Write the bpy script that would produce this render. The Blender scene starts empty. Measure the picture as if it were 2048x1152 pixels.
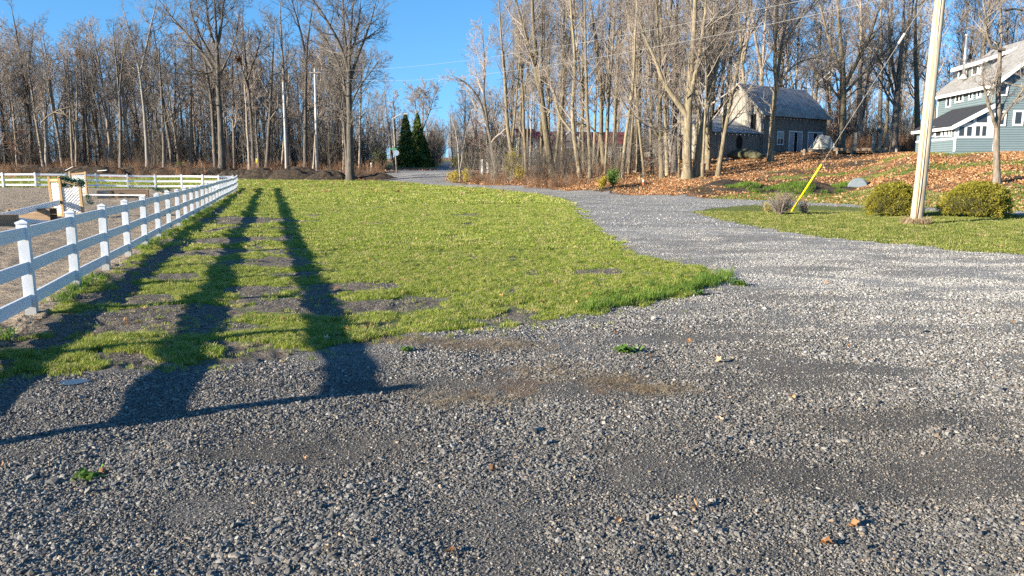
import bpy, math, random
import numpy as np
from mathutils import Vector, Matrix

random.seed(7)
RNG = np.random.default_rng(11)
SC = bpy.context.scene
COL = SC.collection

# ------------------------------------------------------------------ camera
F, PITCH, EYE = 1550.0, math.radians(8.73), 1.95
cam = bpy.data.objects.new('camera', bpy.data.cameras.new('camera'))
COL.objects.link(cam)
cam.location = (0, 0, EYE)
cam.rotation_euler = (math.pi / 2 - PITCH, 0, 0)
cam.data.sensor_width = 36
cam.data.lens = 36 * F / 2048
cam.data.clip_start = 0.05
cam.data.clip_end = 3000
SC.camera = cam

# ------------------------------------------------------------------ light
ELEV, AZ = math.radians(16), math.radians(62)      # shadows fall 62 degrees right of the view
SHADOW = Vector((math.sin(AZ) * math.cos(ELEV), math.cos(AZ) * math.cos(ELEV), -math.sin(ELEV)))
world = bpy.data.worlds.new('World')
SC.world = world
world.use_nodes = True
wn = world.node_tree
sky = wn.nodes.new('ShaderNodeTexSky')
sky.sky_type = 'NISHITA'
sky.sun_disc = False
sky.sun_elevation = ELEV
sky.sun_rotation = math.atan2(-SHADOW.x, -SHADOW.y)
sky.air_density = 1.0
sky.dust_density = 0.0
sky.ozone_density = 2.2
sky.altitude = 100
# read the sky a little above each direction: the band at the horizon stays as blue as in the photograph
geo = wn.nodes.new('ShaderNodeTexCoord')
lift = wn.nodes.new('ShaderNodeVectorMath'); lift.operation = 'ADD'; lift.inputs[1].default_value = (0, 0, .14)
nrm = wn.nodes.new('ShaderNodeVectorMath'); nrm.operation = 'NORMALIZE'
wn.links.new(geo.outputs['Generated'], lift.inputs[0]); wn.links.new(lift.outputs[0], nrm.inputs[0]); wn.links.new(nrm.outputs[0], sky.inputs[0])
hs = wn.nodes.new('ShaderNodeHueSaturation')
hs.inputs['Saturation'].default_value = 1.2
tint = wn.nodes.new('ShaderNodeMix')
tint.data_type = 'RGBA'; tint.blend_type = 'MULTIPLY'; tint.inputs[0].default_value = 1
tint.inputs[7].default_value = (.88, .97, 1.04, 1)
wn.links.new(sky.outputs[0], tint.inputs[6])
wn.links.new(tint.outputs[2], hs.inputs['Color'])
wn.links.new(hs.outputs[0], wn.nodes['Background'].inputs[0])
wn.nodes['Background'].inputs[1].default_value = 0.092
sun = bpy.data.objects.new('sun', bpy.data.lights.new('sun', 'SUN'))
COL.objects.link(sun)
sun.data.energy = 5.0
sun.data.angle = math.radians(0.53)
sun.data.color = (1.0, 0.90, 0.74)
sun.rotation_euler = SHADOW.to_track_quat('-Z', 'Y').to_euler()
SC.view_settings.view_transform = 'Standard'
SC.view_settings.look = 'None'
SC.view_settings.gamma = 1
SC.view_settings.use_curve_mapping = False
SC.view_settings.exposure = 1.6
SC.cycles.use_denoising = False
SC.cycles.max_bounces = 5
SC.cycles.diffuse_bounces = 3
SC.cycles.transparent_max_bounces = 8

# ------------------------------------------------------------------ noise and terrain
def _hash(ix, iy, s):
    n = (ix.astype(np.int64) * 374761393 + iy.astype(np.int64) * 668265263 + s * 1442695041) & 0xffffffff
    n = ((n ^ (n >> 13)) * 1274126177) & 0xffffffff
    return ((n ^ (n >> 16)) & 0xffff) / 65535.0

def vnoise(x, y, s=0):
    x = np.asarray(x, float); y = np.asarray(y, float)
    ix, iy = np.floor(x), np.floor(y)
    fx, fy = x - ix, y - iy
    fx = fx * fx * (3 - 2 * fx); fy = fy * fy * (3 - 2 * fy)
    a, b = _hash(ix, iy, s), _hash(ix + 1, iy, s)
    c, d = _hash(ix, iy + 1, s), _hash(ix + 1, iy + 1, s)
    return (a + (b - a) * fx) * (1 - fy) + (c + (d - c) * fx) * fy

def fbm(x, y, s=0, o=4):
    v, a, t = 0, 1.0, 0
    for k in range(o):
        v = v + a * vnoise(x * 2 ** k, y * 2 ** k, s + k); t += a; a *= .5
    return v / t

YG = np.arange(0, 421.0)
PROFILES = [
    (-.70, [(0, 0), (45, 0), (63, .38), (80, .55), (95, .75), (104, 1.55), (112, 1.7), (125, 1.5), (200, 2.5), (420, 6)]),
    (-.33, [(0, 0), (62, 0), (75, .15), (95, .63), (104, 1.6), (112, 1.75), (125, 1.5), (200, 2.5), (420, 6)]),
    (-.07, [(0, 0), (65, 0), (75, .1), (95, .5), (104, 1.55), (112, 1.75), (125, 1.7), (200, 3.6), (420, 8)]),
    (.05, [(0, 0), (68, 0), (78, .9), (90, 1.4), (105, 1.75), (113, 1.85), (125, 3.0), (200, 4.0), (420, 8)]),
    (.15, [(0, 0), (60, 0), (72, 1.4), (90, 2.6), (110, 3.5), (118, 3.85), (200, 5.0), (420, 9)]),
    (.25, [(0, 0), (50, 0), (62, 1.1), (75, 2.2), (86, 3.7), (100, 4.2), (200, 5.2), (420, 9)]),
    (.41, [(0, 0), (46, 0), (50, .15), (55, .66), (63, 1.9), (72, 3.0), (80, 3.5), (100, 4.0), (200, 5.5), (420, 9)]),
    (.53, [(0, 0), (39.3, 0), (43, .3), (48, 1.1), (54, 2.3), (58, 3.1), (62, 3.2), (80, 3.6), (100, 4), (200, 5.5), (420, 9)]),
    (.64, [(0, 0), (35, 0), (38, .1), (41, .45), (44, 1.0), (50, 2.1), (58, 3.25), (62, 3.35), (80, 3.8), (200, 5.5), (420, 9)]),
]
AZS = np.array([p[0] for p in PROFILES])
TAB = []
for _, kn in PROFILES:
    v = np.interp(YG, [k[0] for k in kn], [k[1] for k in kn])
    v2 = np.convolve(np.pad(v, 2, mode='edge'), np.ones(5) / 5, 'valid')
    TAB.append(v2)
TAB = np.array(TAB)

def Hbase(x, y):
    x = np.asarray(x, float); y = np.asarray(y, float)
    yc = np.clip(y, 0, 419.0)
    az = np.clip(x / np.maximum(y, 1e-3), AZS[0], AZS[-1])
    i = np.clip(np.searchsorted(AZS, az) - 1, 0, len(AZS) - 2)
    ta = (az - AZS[i]) / (AZS[i + 1] - AZS[i]); ta = ta * ta * (3 - 2 * ta)
    j = np.floor(yc).astype(int); tj = yc - j
    r0 = TAB[i, j] * (1 - tj) + TAB[i, j + 1] * tj
    r1 = TAB[i + 1, j] * (1 - tj) + TAB[i + 1, j + 1] * tj
    return r0 * (1 - ta) + r1 * ta

def HT(x, y):
    b = Hbase(x, y)
    y = np.asarray(y, float)
    return b + (fbm(np.asarray(x) * .9, y * .9, 3, 3) - .5) * .07 + np.clip((y - 45) / 40, 0, 1) * (fbm(np.asarray(x) * .25, y * .25, 9, 3) - .5) * .28

def hz(x, y): return float(HT(x, y))

CP, SP = math.cos(PITCH), math.sin(PITCH)
def ray(px, py):
    xr, yr = (px - 1024) / F, (576 - py) / F
    return xr, CP + yr * SP, -SP + yr * CP
def P(px, py, Y):
    d = ray(px, py); t = Y / d[1]
    return Vector((d[0] * t, Y, EYE + d[2] * t))
def X(px, Y, z=None):
    """world x at distance Y (and height z) seen at column px"""
    z = EYE if z is None else z
    return (px - 1024) / F * (Y * CP - (z - EYE) * SP)
def G(px, py, flat=False):
    d = ray(px, py)
    if flat: t = -EYE / d[2]; return (d[0] * t, d[1] * t)
    y = 3.0
    while y < 400:
        t = y / d[1]
        if EYE + d[2] * t < float(Hbase(d[0] * t, y)): break
        y *= 1.006
    t = y / d[1]
    return (d[0] * t, y)

# ------------------------------------------------------------------ regions
FA, FB = G(65, 630, True), G(475, 381, True)
FD = Vector((FB[0] - FA[0], FB[1] - FA[1])).normalized()
def fence_x(y): return FA[0] + (y - FA[1]) * FD.x / FD.y
FENCE0 = 4.78
FARPX = [(438, 379), (406, 378.5), (364, 378), (311, 377.5), (256, 377), (193, 376.5), (134, 376), (72, 375.5), (7, 375)]
FARF = [G(475, 381, True)] + [G(*p) for p in FARPX]
FARF += [(FARF[-1][0] - 2.44 * k, FARF[-1][1] + .05 * k) for k in range(1, 5)]

def gp(l): return [G(*p) for p in l]
LAWN = gp([(760, 361), (870, 370), (960, 377), (1060, 387), (1140, 405), (1180, 450), (1215, 480), (1262, 508), (1440, 545), (1470, 565),
           (1300, 605), (1130, 635), (1050, 655), (850, 665), (680, 690), (620, 708), (440, 726), (250, 737), (120, 747), (0, 752)])
LAWN += [(-6, 6.6), (fence_x(5.5) - .1, 5.5), (fence_x(20) - .15, 20), (FB[0] - .1, FB[1])] + FARF[1:] + [(-90, 66), (-90, 97), (-40, 97)]
SAND = [(fence_x(4) + .25, 4), (fence_x(20) + .05, 20), (FB[0], FB[1])] + FARF[1:] + [(-90, 66), (-90, 0), (-8, 0), (-4.5, 2.5)]
ISLAND = gp([(2048, 512), (1900, 499), (1700, 479), (1560, 461), (1440, 438), (1397, 424), (1425, 415), (1500, 411), (1640, 411), (1760, 417), (1900, 424), (2048, 432)])
ISLAND += [(40, 31.5), (45, 12), (19.5, 15)]
BACKL = [(-400, 97)] + gp([(0, 361), (300, 361), (750, 361), (770, 357), (775, 346)])
BACKR = gp([(905, 346), (893, 358), (966, 371), (1095, 377), (1320, 390), (1400, 396), (1600, 403), (1750, 409), (1900, 417), (2048, 424)]) + [(45, 33), (400, 25)]
BACK = BACKL + [(-14, 107), (-8.3, 107)] + BACKR + [(400, 421), (-400, 421)]
STRIP = gp([(1420, 399), (1440, 392), (1560, 388), (1640, 381), (1740, 376), (1850, 382), (2048, 392)]) + [(60, 46), (45, 33)] + gp([(2048, 424), (1900, 417), (1750, 409), (1600, 403)])
ROADP = [(-400, 106), (-20, 106), (10, 106.5), (40, 112), (40, 119), (10, 113), (-6.5, 113), (-14, 210), (-18.5, 210), (-11, 113), (-400, 113)]
YARD = gp([(1830, 311), (1860, 303), (2048, 299), (2048, 305), (1900, 313)])
GRASSFAR = gp([(758, 333), (800, 322), (940, 322), (1000, 333), (900, 336)])

def inside(poly, x, y):
    x = np.asarray(x, float); y = np.asarray(y, float)
    r = np.zeros(x.shape, bool)
    n = len(poly)
    for i in range(n):
        x0, y0 = poly[i]; x1, y1 = poly[(i + 1) % n]
        if y0 == y1: continue
        c = ((y0 > y) != (y1 > y)) & (x < (x1 - x0) * (y - y0) / (y1 - y0) + x0)
        r ^= c
    return r

BARE = [(835, 600, .95), (630, 615, .9), (700, 578, .8), (590, 547, .9), (340, 640, 1.1), (400, 655, .8), (500, 480, 1.6), (480, 440, 2.2), (430, 505, 1.0),
        (110, 640, .75), (30, 660, .6), (40, 690, .5), (250, 600, .7), (330, 555, .8), (720, 612, .6), (560, 520, .7), (430, 690, .4), (180, 655, .4), (1130, 655, .5), (1195, 545, .5)]
BARE = [(G(a, b, True), r) for a, b, r in BARE]
LUSH = [(930, 610, .8), (1020, 600, .9), (720, 650, .5), (540, 620, .5), (380, 560, .6), (250, 690, 1.0), (130, 705, .9), (560, 668, .8), (640, 690, .6), (800, 648, .8), (950, 640, .9), (350, 700, .6), (1100, 620, 1.0), (620, 590, .6), (330, 600, .9), (300, 520, 1.3), (640, 560, .5), (1200, 600, 1.2), (420, 540, .7), (900, 560, 1.5)]
LUSH = [(G(a, b, True), r) for a, b, r in LUSH]
RUST = [((1090, 745), .45), ((940, 795), .38), ((1010, 690), .35), ((1210, 765), .3), ((900, 690), .3), ((1320, 780), .2), ((800, 680), .25)]
RUST = [(G(*a, True), r) for a, r in RUST]

def masks(x, y):
    x = np.asarray(x, float); y = np.asarray(y, float)
    amp = .15 + .018 * np.clip(y, 0, 60)
    jx = (fbm(x * 2.1, y * 2.1, 21, 4) - .5) * 2 * amp
    jy = (fbm(x * 2.1, y * 2.1, 31, 4) - .5) * 2 * amp
    xj, yj = x + jx, y + jy
    m = {}
    lawn = inside(LAWN, xj, yj); isl = inside(ISLAND, xj, yj * 1.0)
    sand = inside(SAND, x + jx * .3, y + jy * .3)
    back = inside(BACK, xj, yj); road = inside(ROADP, x, y)
    strip = inside(STRIP, xj, yj) | inside(YARD, xj, yj)
    apron = (~back) & (~road) & (y > 80) & (x > -25) & (x < 0)
    back &= ~road
    bare = np.zeros(x.shape)
    for (bx_, by_), r in BARE:
        d = np.hypot((x - bx_) / 1.0, (y - by_) / .85) / r
        bare = np.maximum(bare, 1.35 - d)
    nb = fbm(x * .6, y * .85, 41, 5)
    gen = (nb - .63 + .05 * np.clip((y - 14) / 20, 0, 1)) * 8 * np.clip(1.5 - y / 45, .15, 1)
    g2 = (fbm(x * 2.4, y * 2.4, 47, 3) - .66) * 7 * np.clip(1.5 - y / 30, .0, 1)
    win = np.clip(1.3 - (x - fence_x(y)) / 4.6, 0, 1) * np.clip((42 - y) / 15, 0, 1)
    g3 = (fbm(x * .95, y * .95, 48, 5) - .505) * 8 * win
    gen = np.maximum(gen, np.maximum(g2, g3))
    wheel = np.exp(-((x - (fence_x(y) + 3.0)) / .5) ** 2) * np.clip((45 - y) / 20, 0, 1)
    green = np.zeros(x.shape)
    for (bx_, by_), r in LUSH:
        green = np.maximum(green, 1.5 - np.hypot(x - bx_, (y - by_) / .8) / r)
    green = np.clip(green + (nb - .5) * 2, 0, 1.3)
    bare = np.clip(np.maximum(bare + (nb - .52) * 2.0, gen + wheel * .5 - green), 0, 1)
    ld = np.clip(1 - np.abs(x - fence_x(y) - .75) / .5, 0, 1) * (fbm(x * 1.2, y * .5, 44, 3) - .30) * 3
    bare = np.where(lawn, np.clip(np.maximum(bare, ld * (y < 40)), 0, 1), 0)
    m['lawn'], m['island'], m['sand'], m['back'], m['road'], m['apron'] = lawn & ~sand, isl, sand, back & ~lawn & ~isl, road, apron
    st = strip & m['back']
    st = st | (m['back'] & (y < 66) & (y > 36) & (x / np.maximum(y, 1) > .3) & (fbm(x * .33, y * .5, 77, 4) > .60))
    m['strip'] = st
    far = m['back'] & inside(GRASSFAR, x, y)
    m['bare'] = bare
    g = (m['lawn'] | isl | st | far).astype(float) * (1 - bare)
    m['grass'] = g
    m['leaf'] = (m['back'] & ~st & ~far).astype(float)
    m['soil'] = np.clip(m['back'] * np.clip((fbm(x * .3, y * .3, 55, 4) - .52) * 6, 0, 1), 0, 1)
    rust = np.zeros(x.shape)
    for (bx_, by_), r in RUST:
        rust = np.maximum(rust, 1.2 - np.hypot((x - bx_) / 1.5, y - by_) / r)
    m['rust'] = np.clip(rust * .8 + (fbm(x * 5, y * 7, 61, 4) - .56) * 5, 0, .75) * (rust > 0)
    # tone of the gravel: pale fresh stone against dark packed grit
    m['grit'] = np.clip((fbm(x * .45 + 3, y * .75, 71, 4) - .42) * 4, 0, 1)
    m['fresh'] = np.clip((y - 6.5 + .35 * x + (fbm(x * .35, y * .35, 75, 3) - .5) * 6) / 9, 0, 1)
    return m

# ------------------------------------------------------------------ object helpers
def link(o, parent=None, **props):
    COL.objects.link(o)
    if parent is not None: o.parent = parent
    for k, v in props.items():
        if v: o[k] = v
    return o
def tag(o, label=None, category=None, group=None, kind=None):
    for k, v in (('label', label), ('category', category), ('group', group), ('kind', kind)):
        if v: o[k] = v
    return o
def thing(name, loc, rz, label, category, group=None):
    o = bpy.data.objects.new(name, None)
    o.empty_display_size = .2
    o.location = loc; o.rotation_euler = (0, 0, rz)
    COL.objects.link(o)
    return tag(o, label, category, group)
def copy_tree(o, parent=None):
    c = o.copy(); COL.objects.link(c); c.parent = parent
    for ch in list(o.children): copy_tree(ch, c)
    return c

class MB:
    def __init__(s): s.v = []; s.f = []
    def quadbox(s, pts):
        n = len(s.v); s.v += [tuple(p) for p in pts]
        s.f += [tuple(n + i for i in q) for q in ((0, 3, 2, 1), (4, 5, 6, 7), (0, 1, 5, 4), (1, 2, 6, 5), (2, 3, 7, 6), (3, 0, 4, 7))]
    def box(s, x0, x1, y0, y1, z0, z1):
        s.quadbox([(x0, y0, z0), (x1, y0, z0), (x1, y1, z0), (x0, y1, z0), (x0, y0, z1), (x1, y0, z1), (x1, y1, z1), (x0, y1, z1)]); return s
    def bar(s, a, b, w, h, up=(0, 0, 1)):
        """box from a to b: w wide across, h along UP"""
        a, b, up = Vector(a), Vector(b), Vector(up)
        d = (b - a).normalized(); sd = d.cross(up)
        if sd.length < 1e-4: sd = d.cross(Vector((0, 1, 0)))
        sd.normalize(); u = sd.cross(d).normalized()
        sd *= w / 2; u *= h / 2
        s.quadbox([a - sd - u, b - sd - u, b + sd - u, a + sd - u, a - sd + u, b - sd + u, b + sd + u, a + sd + u]); return s
    def poly(s, pts, off):
        """a flat polygon given thickness by the vector OFF"""
        n = len(s.v); k = len(pts); off = Vector(off)
        s.v += [tuple(p) for p in pts] + [tuple(Vector(p) + off) for p in pts]
        s.f.append(tuple(range(n, n + k))); s.f.append(tuple(range(n + 2 * k - 1, n + k - 1, -1)))
        for i in range(k):
            j = (i + 1) % k
            s.f.append((n + i, n + k + i, n + k + j, n + j))
        return s
    def tube(s, pts, rad, sides=8, cap=True):
        pts = [Vector(p) for p in pts]
        if not hasattr(rad, '__len__'): rad = [rad] * len(pts)
        n = len(s.v)
        ref = Vector((0, 0, 1)) if abs((pts[-1] - pts[0]).normalized().z) < .8 else Vector((1, 0, 0))
        for i, p in enumerate(pts):
            t = (pts[min(i + 1, len(pts) - 1)] - pts[max(i - 1, 0)]).normalized()
            u = t.cross(ref).normalized(); w = t.cross(u)
            for k in range(sides):
                a = 2 * math.pi * k / sides
                s.v.append(tuple(p + (u * math.cos(a) + w * math.sin(a)) * rad[i]))
        for i in range(len(pts) - 1):
            for k in range(sides):
                k2 = (k + 1) % sides
                s.f.append((n + i * sides + k, n + i * sides + k2, n + (i + 1) * sides + k2, n + (i + 1) * sides + k))
        if cap:
            s.f.append(tuple(n + k for k in range(sides))[::-1]); s.f.append(tuple(n + (len(pts) - 1) * sides + k for k in range(sides)))
        return s
    def mesh(s, name, mat, smooth=False):
        me = bpy.data.meshes.new(name)
        me.from_pydata(s.v, [], s.f)
        me.materials.append(mat)
        if smooth: me.polygons.foreach_set('use_smooth', [True] * len(me.polygons))
        me.update()
        return me
    def build(s, name, mat, parent=None, smooth=False, bevel=0, **props):
        o = bpy.data.objects.new(name, s.mesh(name, mat, smooth))
        link(o, parent, **props)
        if bevel:
            b = o.modifiers.new('bevel', 'BEVEL'); b.width = bevel; b.segments = 2; b.limit_method = 'ANGLE'
        return o

def np_mesh(name, verts, faces, mat, smooth=False):
    """verts (N,3), faces (M,k) of one size"""
    me = bpy.data.meshes.new(name)
    M, k = faces.shape
    me.vertices.add(len(verts)); me.vertices.foreach_set('co', np.ascontiguousarray(verts, np.float32).ravel())
    me.loops.add(M * k); me.loops.foreach_set('vertex_index', np.ascontiguousarray(faces, np.int32).ravel())
    me.polygons.add(M); me.polygons.foreach_set('loop_start', np.arange(0, M * k, k, dtype=np.int32))
    try: me.polygons.foreach_set('loop_total', np.full(M, k, np.int32))
    except Exception: pass
    if smooth: me.polygons.foreach_set('use_smooth', np.ones(M, bool))
    me.materials.append(mat)
    me.update(calc_edges=True)
    return me

# ------------------------------------------------------------------ materials
class NT:
    def __init__(s, name):
        s.m = bpy.data.materials.new(name); s.m.use_nodes = True
        s.t = s.m.node_tree; s.b = s.t.nodes['Principled BSDF']; s.out = s.t.nodes['Material Output']
        s.b.inputs['Specular IOR Level'].default_value = .25
        s.b.inputs['Roughness'].default_value = .85
    def n(s, typ, inp=None, **kw):
        nd = s.t.nodes.new(typ)
        for k, v in kw.items(): setattr(nd, k, v)
        for k, v in (inp or {}).items():
            if isinstance(v, bpy.types.NodeSocket): s.t.links.new(v, nd.inputs[k])
            else: nd.inputs[k].default_value = v
        return nd
    def link(s, a, b): s.t.links.new(a, b)
    def coords(s, kind='Object', scale=(1, 1, 1)):
        c = s.n('ShaderNodeTexCoord')
        mp = s.n('ShaderNodeMapping', {'Vector': c.outputs[kind], 'Scale': scale})
        return mp.outputs[0]
    def world(s, scale=(1, 1, 1)):
        g = s.n('ShaderNodeNewGeometry')
        return s.n('ShaderNodeMapping', {'Vector': g.outputs['Position'], 'Scale': scale}).outputs[0]
    def noise(s, vec, scale, detail=4, rough=.55):
        return s.n('ShaderNodeTexNoise', {'Vector': vec, 'Scale': scale, 'Detail': detail, 'Roughness': rough}).outputs['Fac']
    def ramp(s, fac, stops):
        r = s.n('ShaderNodeValToRGB', {'Fac': fac})
        e = r.color_ramp.elements
        while len(e) < len(stops): e.new(.5)
        for i, (p, c) in enumerate(stops):
            e[i].position = p; e[i].color = (*c, 1) if len(c) == 3 else c
        return r.outputs[0]
    def mix(s, fac, a, b, mode='MIX'):
        nd = s.n('ShaderNodeMix', data_type='RGBA', blend_type=mode)
        for i, v in ((0, fac), (6, a), (7, b)):
            if isinstance(v, bpy.types.NodeSocket): s.link(v, nd.inputs[i])
            elif i: nd.inputs[i].default_value = (*v, 1) if len(v) == 3 else v
            else: nd.inputs[i].default_value = v
        return nd.outputs[2]
    def math(s, op, a, b=0.0, clamp=False):
        nd = s.n('ShaderNodeMath', operation=op, use_clamp=clamp)
        for i, v in ((0, a), (1, b)):
            if isinstance(v, bpy.types.NodeSocket): s.link(v, nd.inputs[i])
            else: nd.inputs[i].default_value = v
        return nd.outputs[0]
    def bump(s, h, strength=.5, dist=.02, normal=None):
        nd = s.n('ShaderNodeBump', {'Height': h, 'Strength': strength, 'Distance': dist})
        if normal is not None: s.link(normal, nd.inputs['Normal'])
        return nd.outputs[0]
    def fin(s, color=None, rough=None, normal=None, **kw):
        if color is not None:
            if isinstance(color, bpy.types.NodeSocket): s.link(color, s.b.inputs['Base Color'])
            else: s.b.inputs['Base Color'].default_value = (*color, 1)
        if rough is not None:
            if isinstance(rough, bpy.types.NodeSocket): s.link(rough, s.b.inputs['Roughness'])
            else: s.b.inputs['Roughness'].default_value = rough
        if normal is not None: s.link(normal, s.b.inputs['Normal'])
        for k, v in kw.items(): s.b.inputs[k.replace('_', ' ')].default_value = v
        return s.m
    def attr(s, name): return s.n('ShaderNodeAttribute', attribute_name=name).outputs['Fac']
    def rnd(s): return s.n('ShaderNodeObjectInfo').outputs['Random']
    def translucent(s, color, amt):
        tr = s.n('ShaderNodeBsdfTranslucent')
        if isinstance(color, bpy.types.NodeSocket): s.link(color, tr.inputs[0])
        else: tr.inputs[0].default_value = (*color, 1)
        mx = s.n('ShaderNodeMixShader', {0: amt, 1: s.b.outputs[0], 2: tr.outputs[0]})
        s.link(mx.outputs[0], s.out.inputs[0])

def m_ground():
    k = NT('ground_surface')
    w = k.world()
    # gravel
    v1 = k.n('ShaderNodeTexVoronoi', {'Vector': w, 'Scale': 58.0, 'Randomness': 1.0})
    v2 = k.n('ShaderNodeTexVoronoi', {'Vector': w, 'Scale': 130.0})
    cell = k.n('ShaderNodeSeparateColor', {0: v1.outputs['Color']}).outputs[0]
    cell2 = k.n('ShaderNodeSeparateColor', {0: v2.outputs['Color']}).outputs[1]
    stone = k.ramp(cell, [(0, (.13, .125, .116)), (.45, (.26, .25, .235)), (.8, (.36, .347, .325)), (1, (.48, .465, .43))])
    fine = k.ramp(cell2, [(0, (.028, .025, .022)), (.6, (.075, .069, .061)), (1, (.24, .225, .20))])
    grit = k.attr('grit')
    gn = k.noise(w, 1.3, 6)
    gfac = k.math('ADD', k.math('MULTIPLY', grit, .5), k.math('MULTIPLY', k.math('SUBTRACT', gn, .42), 1.6), True)
    gfac = k.math('MULTIPLY', gfac, k.math('SUBTRACT', 1.0, k.math('MULTIPLY', k.attr('fresh'), .9)), True)
    dark = k.mix(.62, stone, (.075, .068, .060))
    grav = k.mix(gfac, k.mix(k.attr('fresh'), dark, stone), fine)
    grav = k.mix(k.math('MULTIPLY', grit, .35), grav, (.115, .094, .072))
    tanf = k.math('MULTIPLY', k.math('SUBTRACT', k.noise(w, 1.9, 6, .7), .60), 6, True)
    grav = k.mix(k.math('MULTIPLY', tanf, .6), grav, (.20, .155, .105))
    rusty = k.mix(k.noise(w, 60, 3), (.22, .13, .07), (.12, .08, .05))
    grav = k.mix(k.attr('rust'), grav, rusty)
    # soil
    soil = k.ramp(k.noise(w, 9, 8, .7), [(.25, (.05, .038, .027)), (.55, (.15, .117, .085)), (.8, (.25, .205, .155))])
    pebble = k.ramp(cell, [(0, (0, 0, 0)), (.82, (0, 0, 0)), (.86, (1, 1, 1))])
    soil = k.mix(k.math('MULTIPLY', pebble, .5), soil, stone)
    # thatch under the grass
    gcol = k.ramp(k.noise(w, 3.2, 8, .65), [(.25, (.08, .085, .028)), (.5, (.17, .20, .035)), (.75, (.29, .29, .07))])
    gfine = k.noise(w, 45, 3, .7)
    gcol = k.mix(k.math('MULTIPLY', gfine, .6), gcol, (.04, .055, .015), 'MIX')
    # sand of the riding arena
    sandc = k.ramp(k.noise(w, 1.4, 7, .65), [(.3, (.34, .265, .185)), (.7, (.48, .385, .28))])
    ruts = k.noise(k.world((.9, 2.4, 1)), 3.2, 5, .6)
    sandc = k.mix(k.math('MULTIPLY', k.math('GREATER_THAN', cell2, .86), .45), sandc, (.11, .085, .07))
    # leaves
    v3 = k.n('ShaderNodeTexVoronoi', {'Vector': w, 'Scale': 8.5})
    lc = k.n('ShaderNodeSeparateColor', {0: v3.outputs['Color']})
    leafc = k.ramp(lc.outputs[0], [(0, (.09, .05, .028)), (.3, (.23, .11, .048)), (.65, (.38, .20, .09)), (1, (.5, .33, .19))])
    leafc = k.mix(k.attr('soil'), leafc, k.ramp(k.noise(w, 5, 6, .7), [(.3, (.035, .026, .018)), (.7, (.13, .09, .05))]))
    mossy = k.math('MULTIPLY', k.math('SUBTRACT', k.noise(w, .55, 6, .6), .55), 7, True)
    leafc = k.mix(k.math('MULTIPLY', mossy, .6), leafc, (.13, .15, .04))
    # asphalt
    roadc = k.ramp(k.noise(w, 20, 4), [(.3, (.16, .16, .165)), (.7, (.25, .25, .25))])
    def fuzz(name, sc=7.0, amt=.9):
        nz = k.math('MULTIPLY', k.math('SUBTRACT', k.noise(w, sc, 5, .7), .5), amt)
        a = k.math('ADD', k.attr(name), nz)
        return k.math('MULTIPLY', k.math('SUBTRACT', a, .38), 4.2, True)
    c = grav
    c = k.mix(fuzz('bare'), c, soil)
    c = k.mix(fuzz('grass'), c, gcol)
    c = k.mix(fuzz('leaf', 3), c, leafc)
    c = k.mix(fuzz('sand', 5, .3), c, sandc)
    c = k.mix(k.attr('road'), c, roadc)
    # relief
    hgt = k.math('MULTIPLY', k.math('SUBTRACT', .6, v1.outputs['Distance']), 1)
    b1 = k.bump(hgt, .85, .018)
    b2 = k.bump(k.noise(w, 25, 6, .75), .8, .05, b1)
    b3 = k.bump(k.math('MULTIPLY', ruts, k.attr('sand')), 1.0, .35, b2)
    b4 = k.bump(k.math('MULTIPLY', v3.outputs['Distance'], k.attr('leaf')), 1.0, .12, b3)
    b5 = k.bump(k.math('MULTIPLY', k.noise(w, 3.5, 5, .7), k.math('ADD', k.attr('grass'), k.attr('bare'))), .8, .12, b4)
    return k.fin(c, .9, b5)

def m_bark(name, dark, mid, light, moss=.3, vary=.5):
    k = NT(name)
    o = k.coords('Object', (1, 1, .16))
    g = k.noise(o, 9, 6, .7)
    c = k.ramp(g, [(.3, dark), (.52, mid), (.75, light)])
    c2 = k.noise(k.coords('Object'), .6, 4)
    c = k.mix(k.math('MULTIPLY', k.math('SUBTRACT', c2, .45), moss * 4, True), c, tuple(v * .6 for v in (mid[0] * .9, mid[1] * 1.15, mid[2] * .6)))
    r = k.math('ADD', k.math('MULTIPLY', k.rnd(), vary), 1 - vary / 2)
    c = k.mix(1.0, c, k.n('ShaderNodeCombineColor', {0: r, 1: r, 2: r}).outputs[0], 'MULTIPLY')
    return k.fin(c, .92, k.bump(g, .9, .05))

def m_plain(name, col, rough=.6, var=.12, scale=6, bump=0, spec=.3, metal=0, stretch=(1, 1, 1)):
    k = NT(name)
    o = k.coords('Object', stretch)
    nz = k.noise(o, scale, 5, .6)
    c = k.ramp(nz, [(.25, tuple(max(v * (1 - var), 0) for v in col)), (.75, tuple(min(v * (1 + var), 1) for v in col))])
    kw = {}
    m = k.fin(c, rough, k.bump(nz, .5, bump) if bump else None)
    k.b.inputs['Specular IOR Level'].default_value = spec
    k.b.inputs['Metallic'].default_value = metal
    return m

def m_rand(name, stops, rough=.85, tr=0.0, nscale=0, spec=.2):
    """colour by instance"""
    k = NT(name)
    c = k.ramp(k.rnd(), stops)
    if nscale:
        c = k.mix(k.math('MULTIPLY', k.noise(k.world(), nscale, 3), .5), c, (.03, .03, .02))
    k.fin(c, rough)
    k.b.inputs['Specular IOR Level'].default_value = spec
    if tr: k.translucent(c, tr)
    return k.m

def m_wood(name, dark, light, scale=3, stretch=(1, 1, .08), knots=True):
    k = NT(name)
    o = k.coords('Object', stretch)
    g = k.noise(o, scale * 6, 7, .65)
    c = k.ramp(g, [(.3, dark), (.7, light)])
    b = k.noise(k.coords('Object'), scale * .4, 3)
    c = k.mix(k.math('MULTIPLY', b, .35), c, dark)
    return k.fin(c, .8, k.bump(g, .5, .01))

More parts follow.
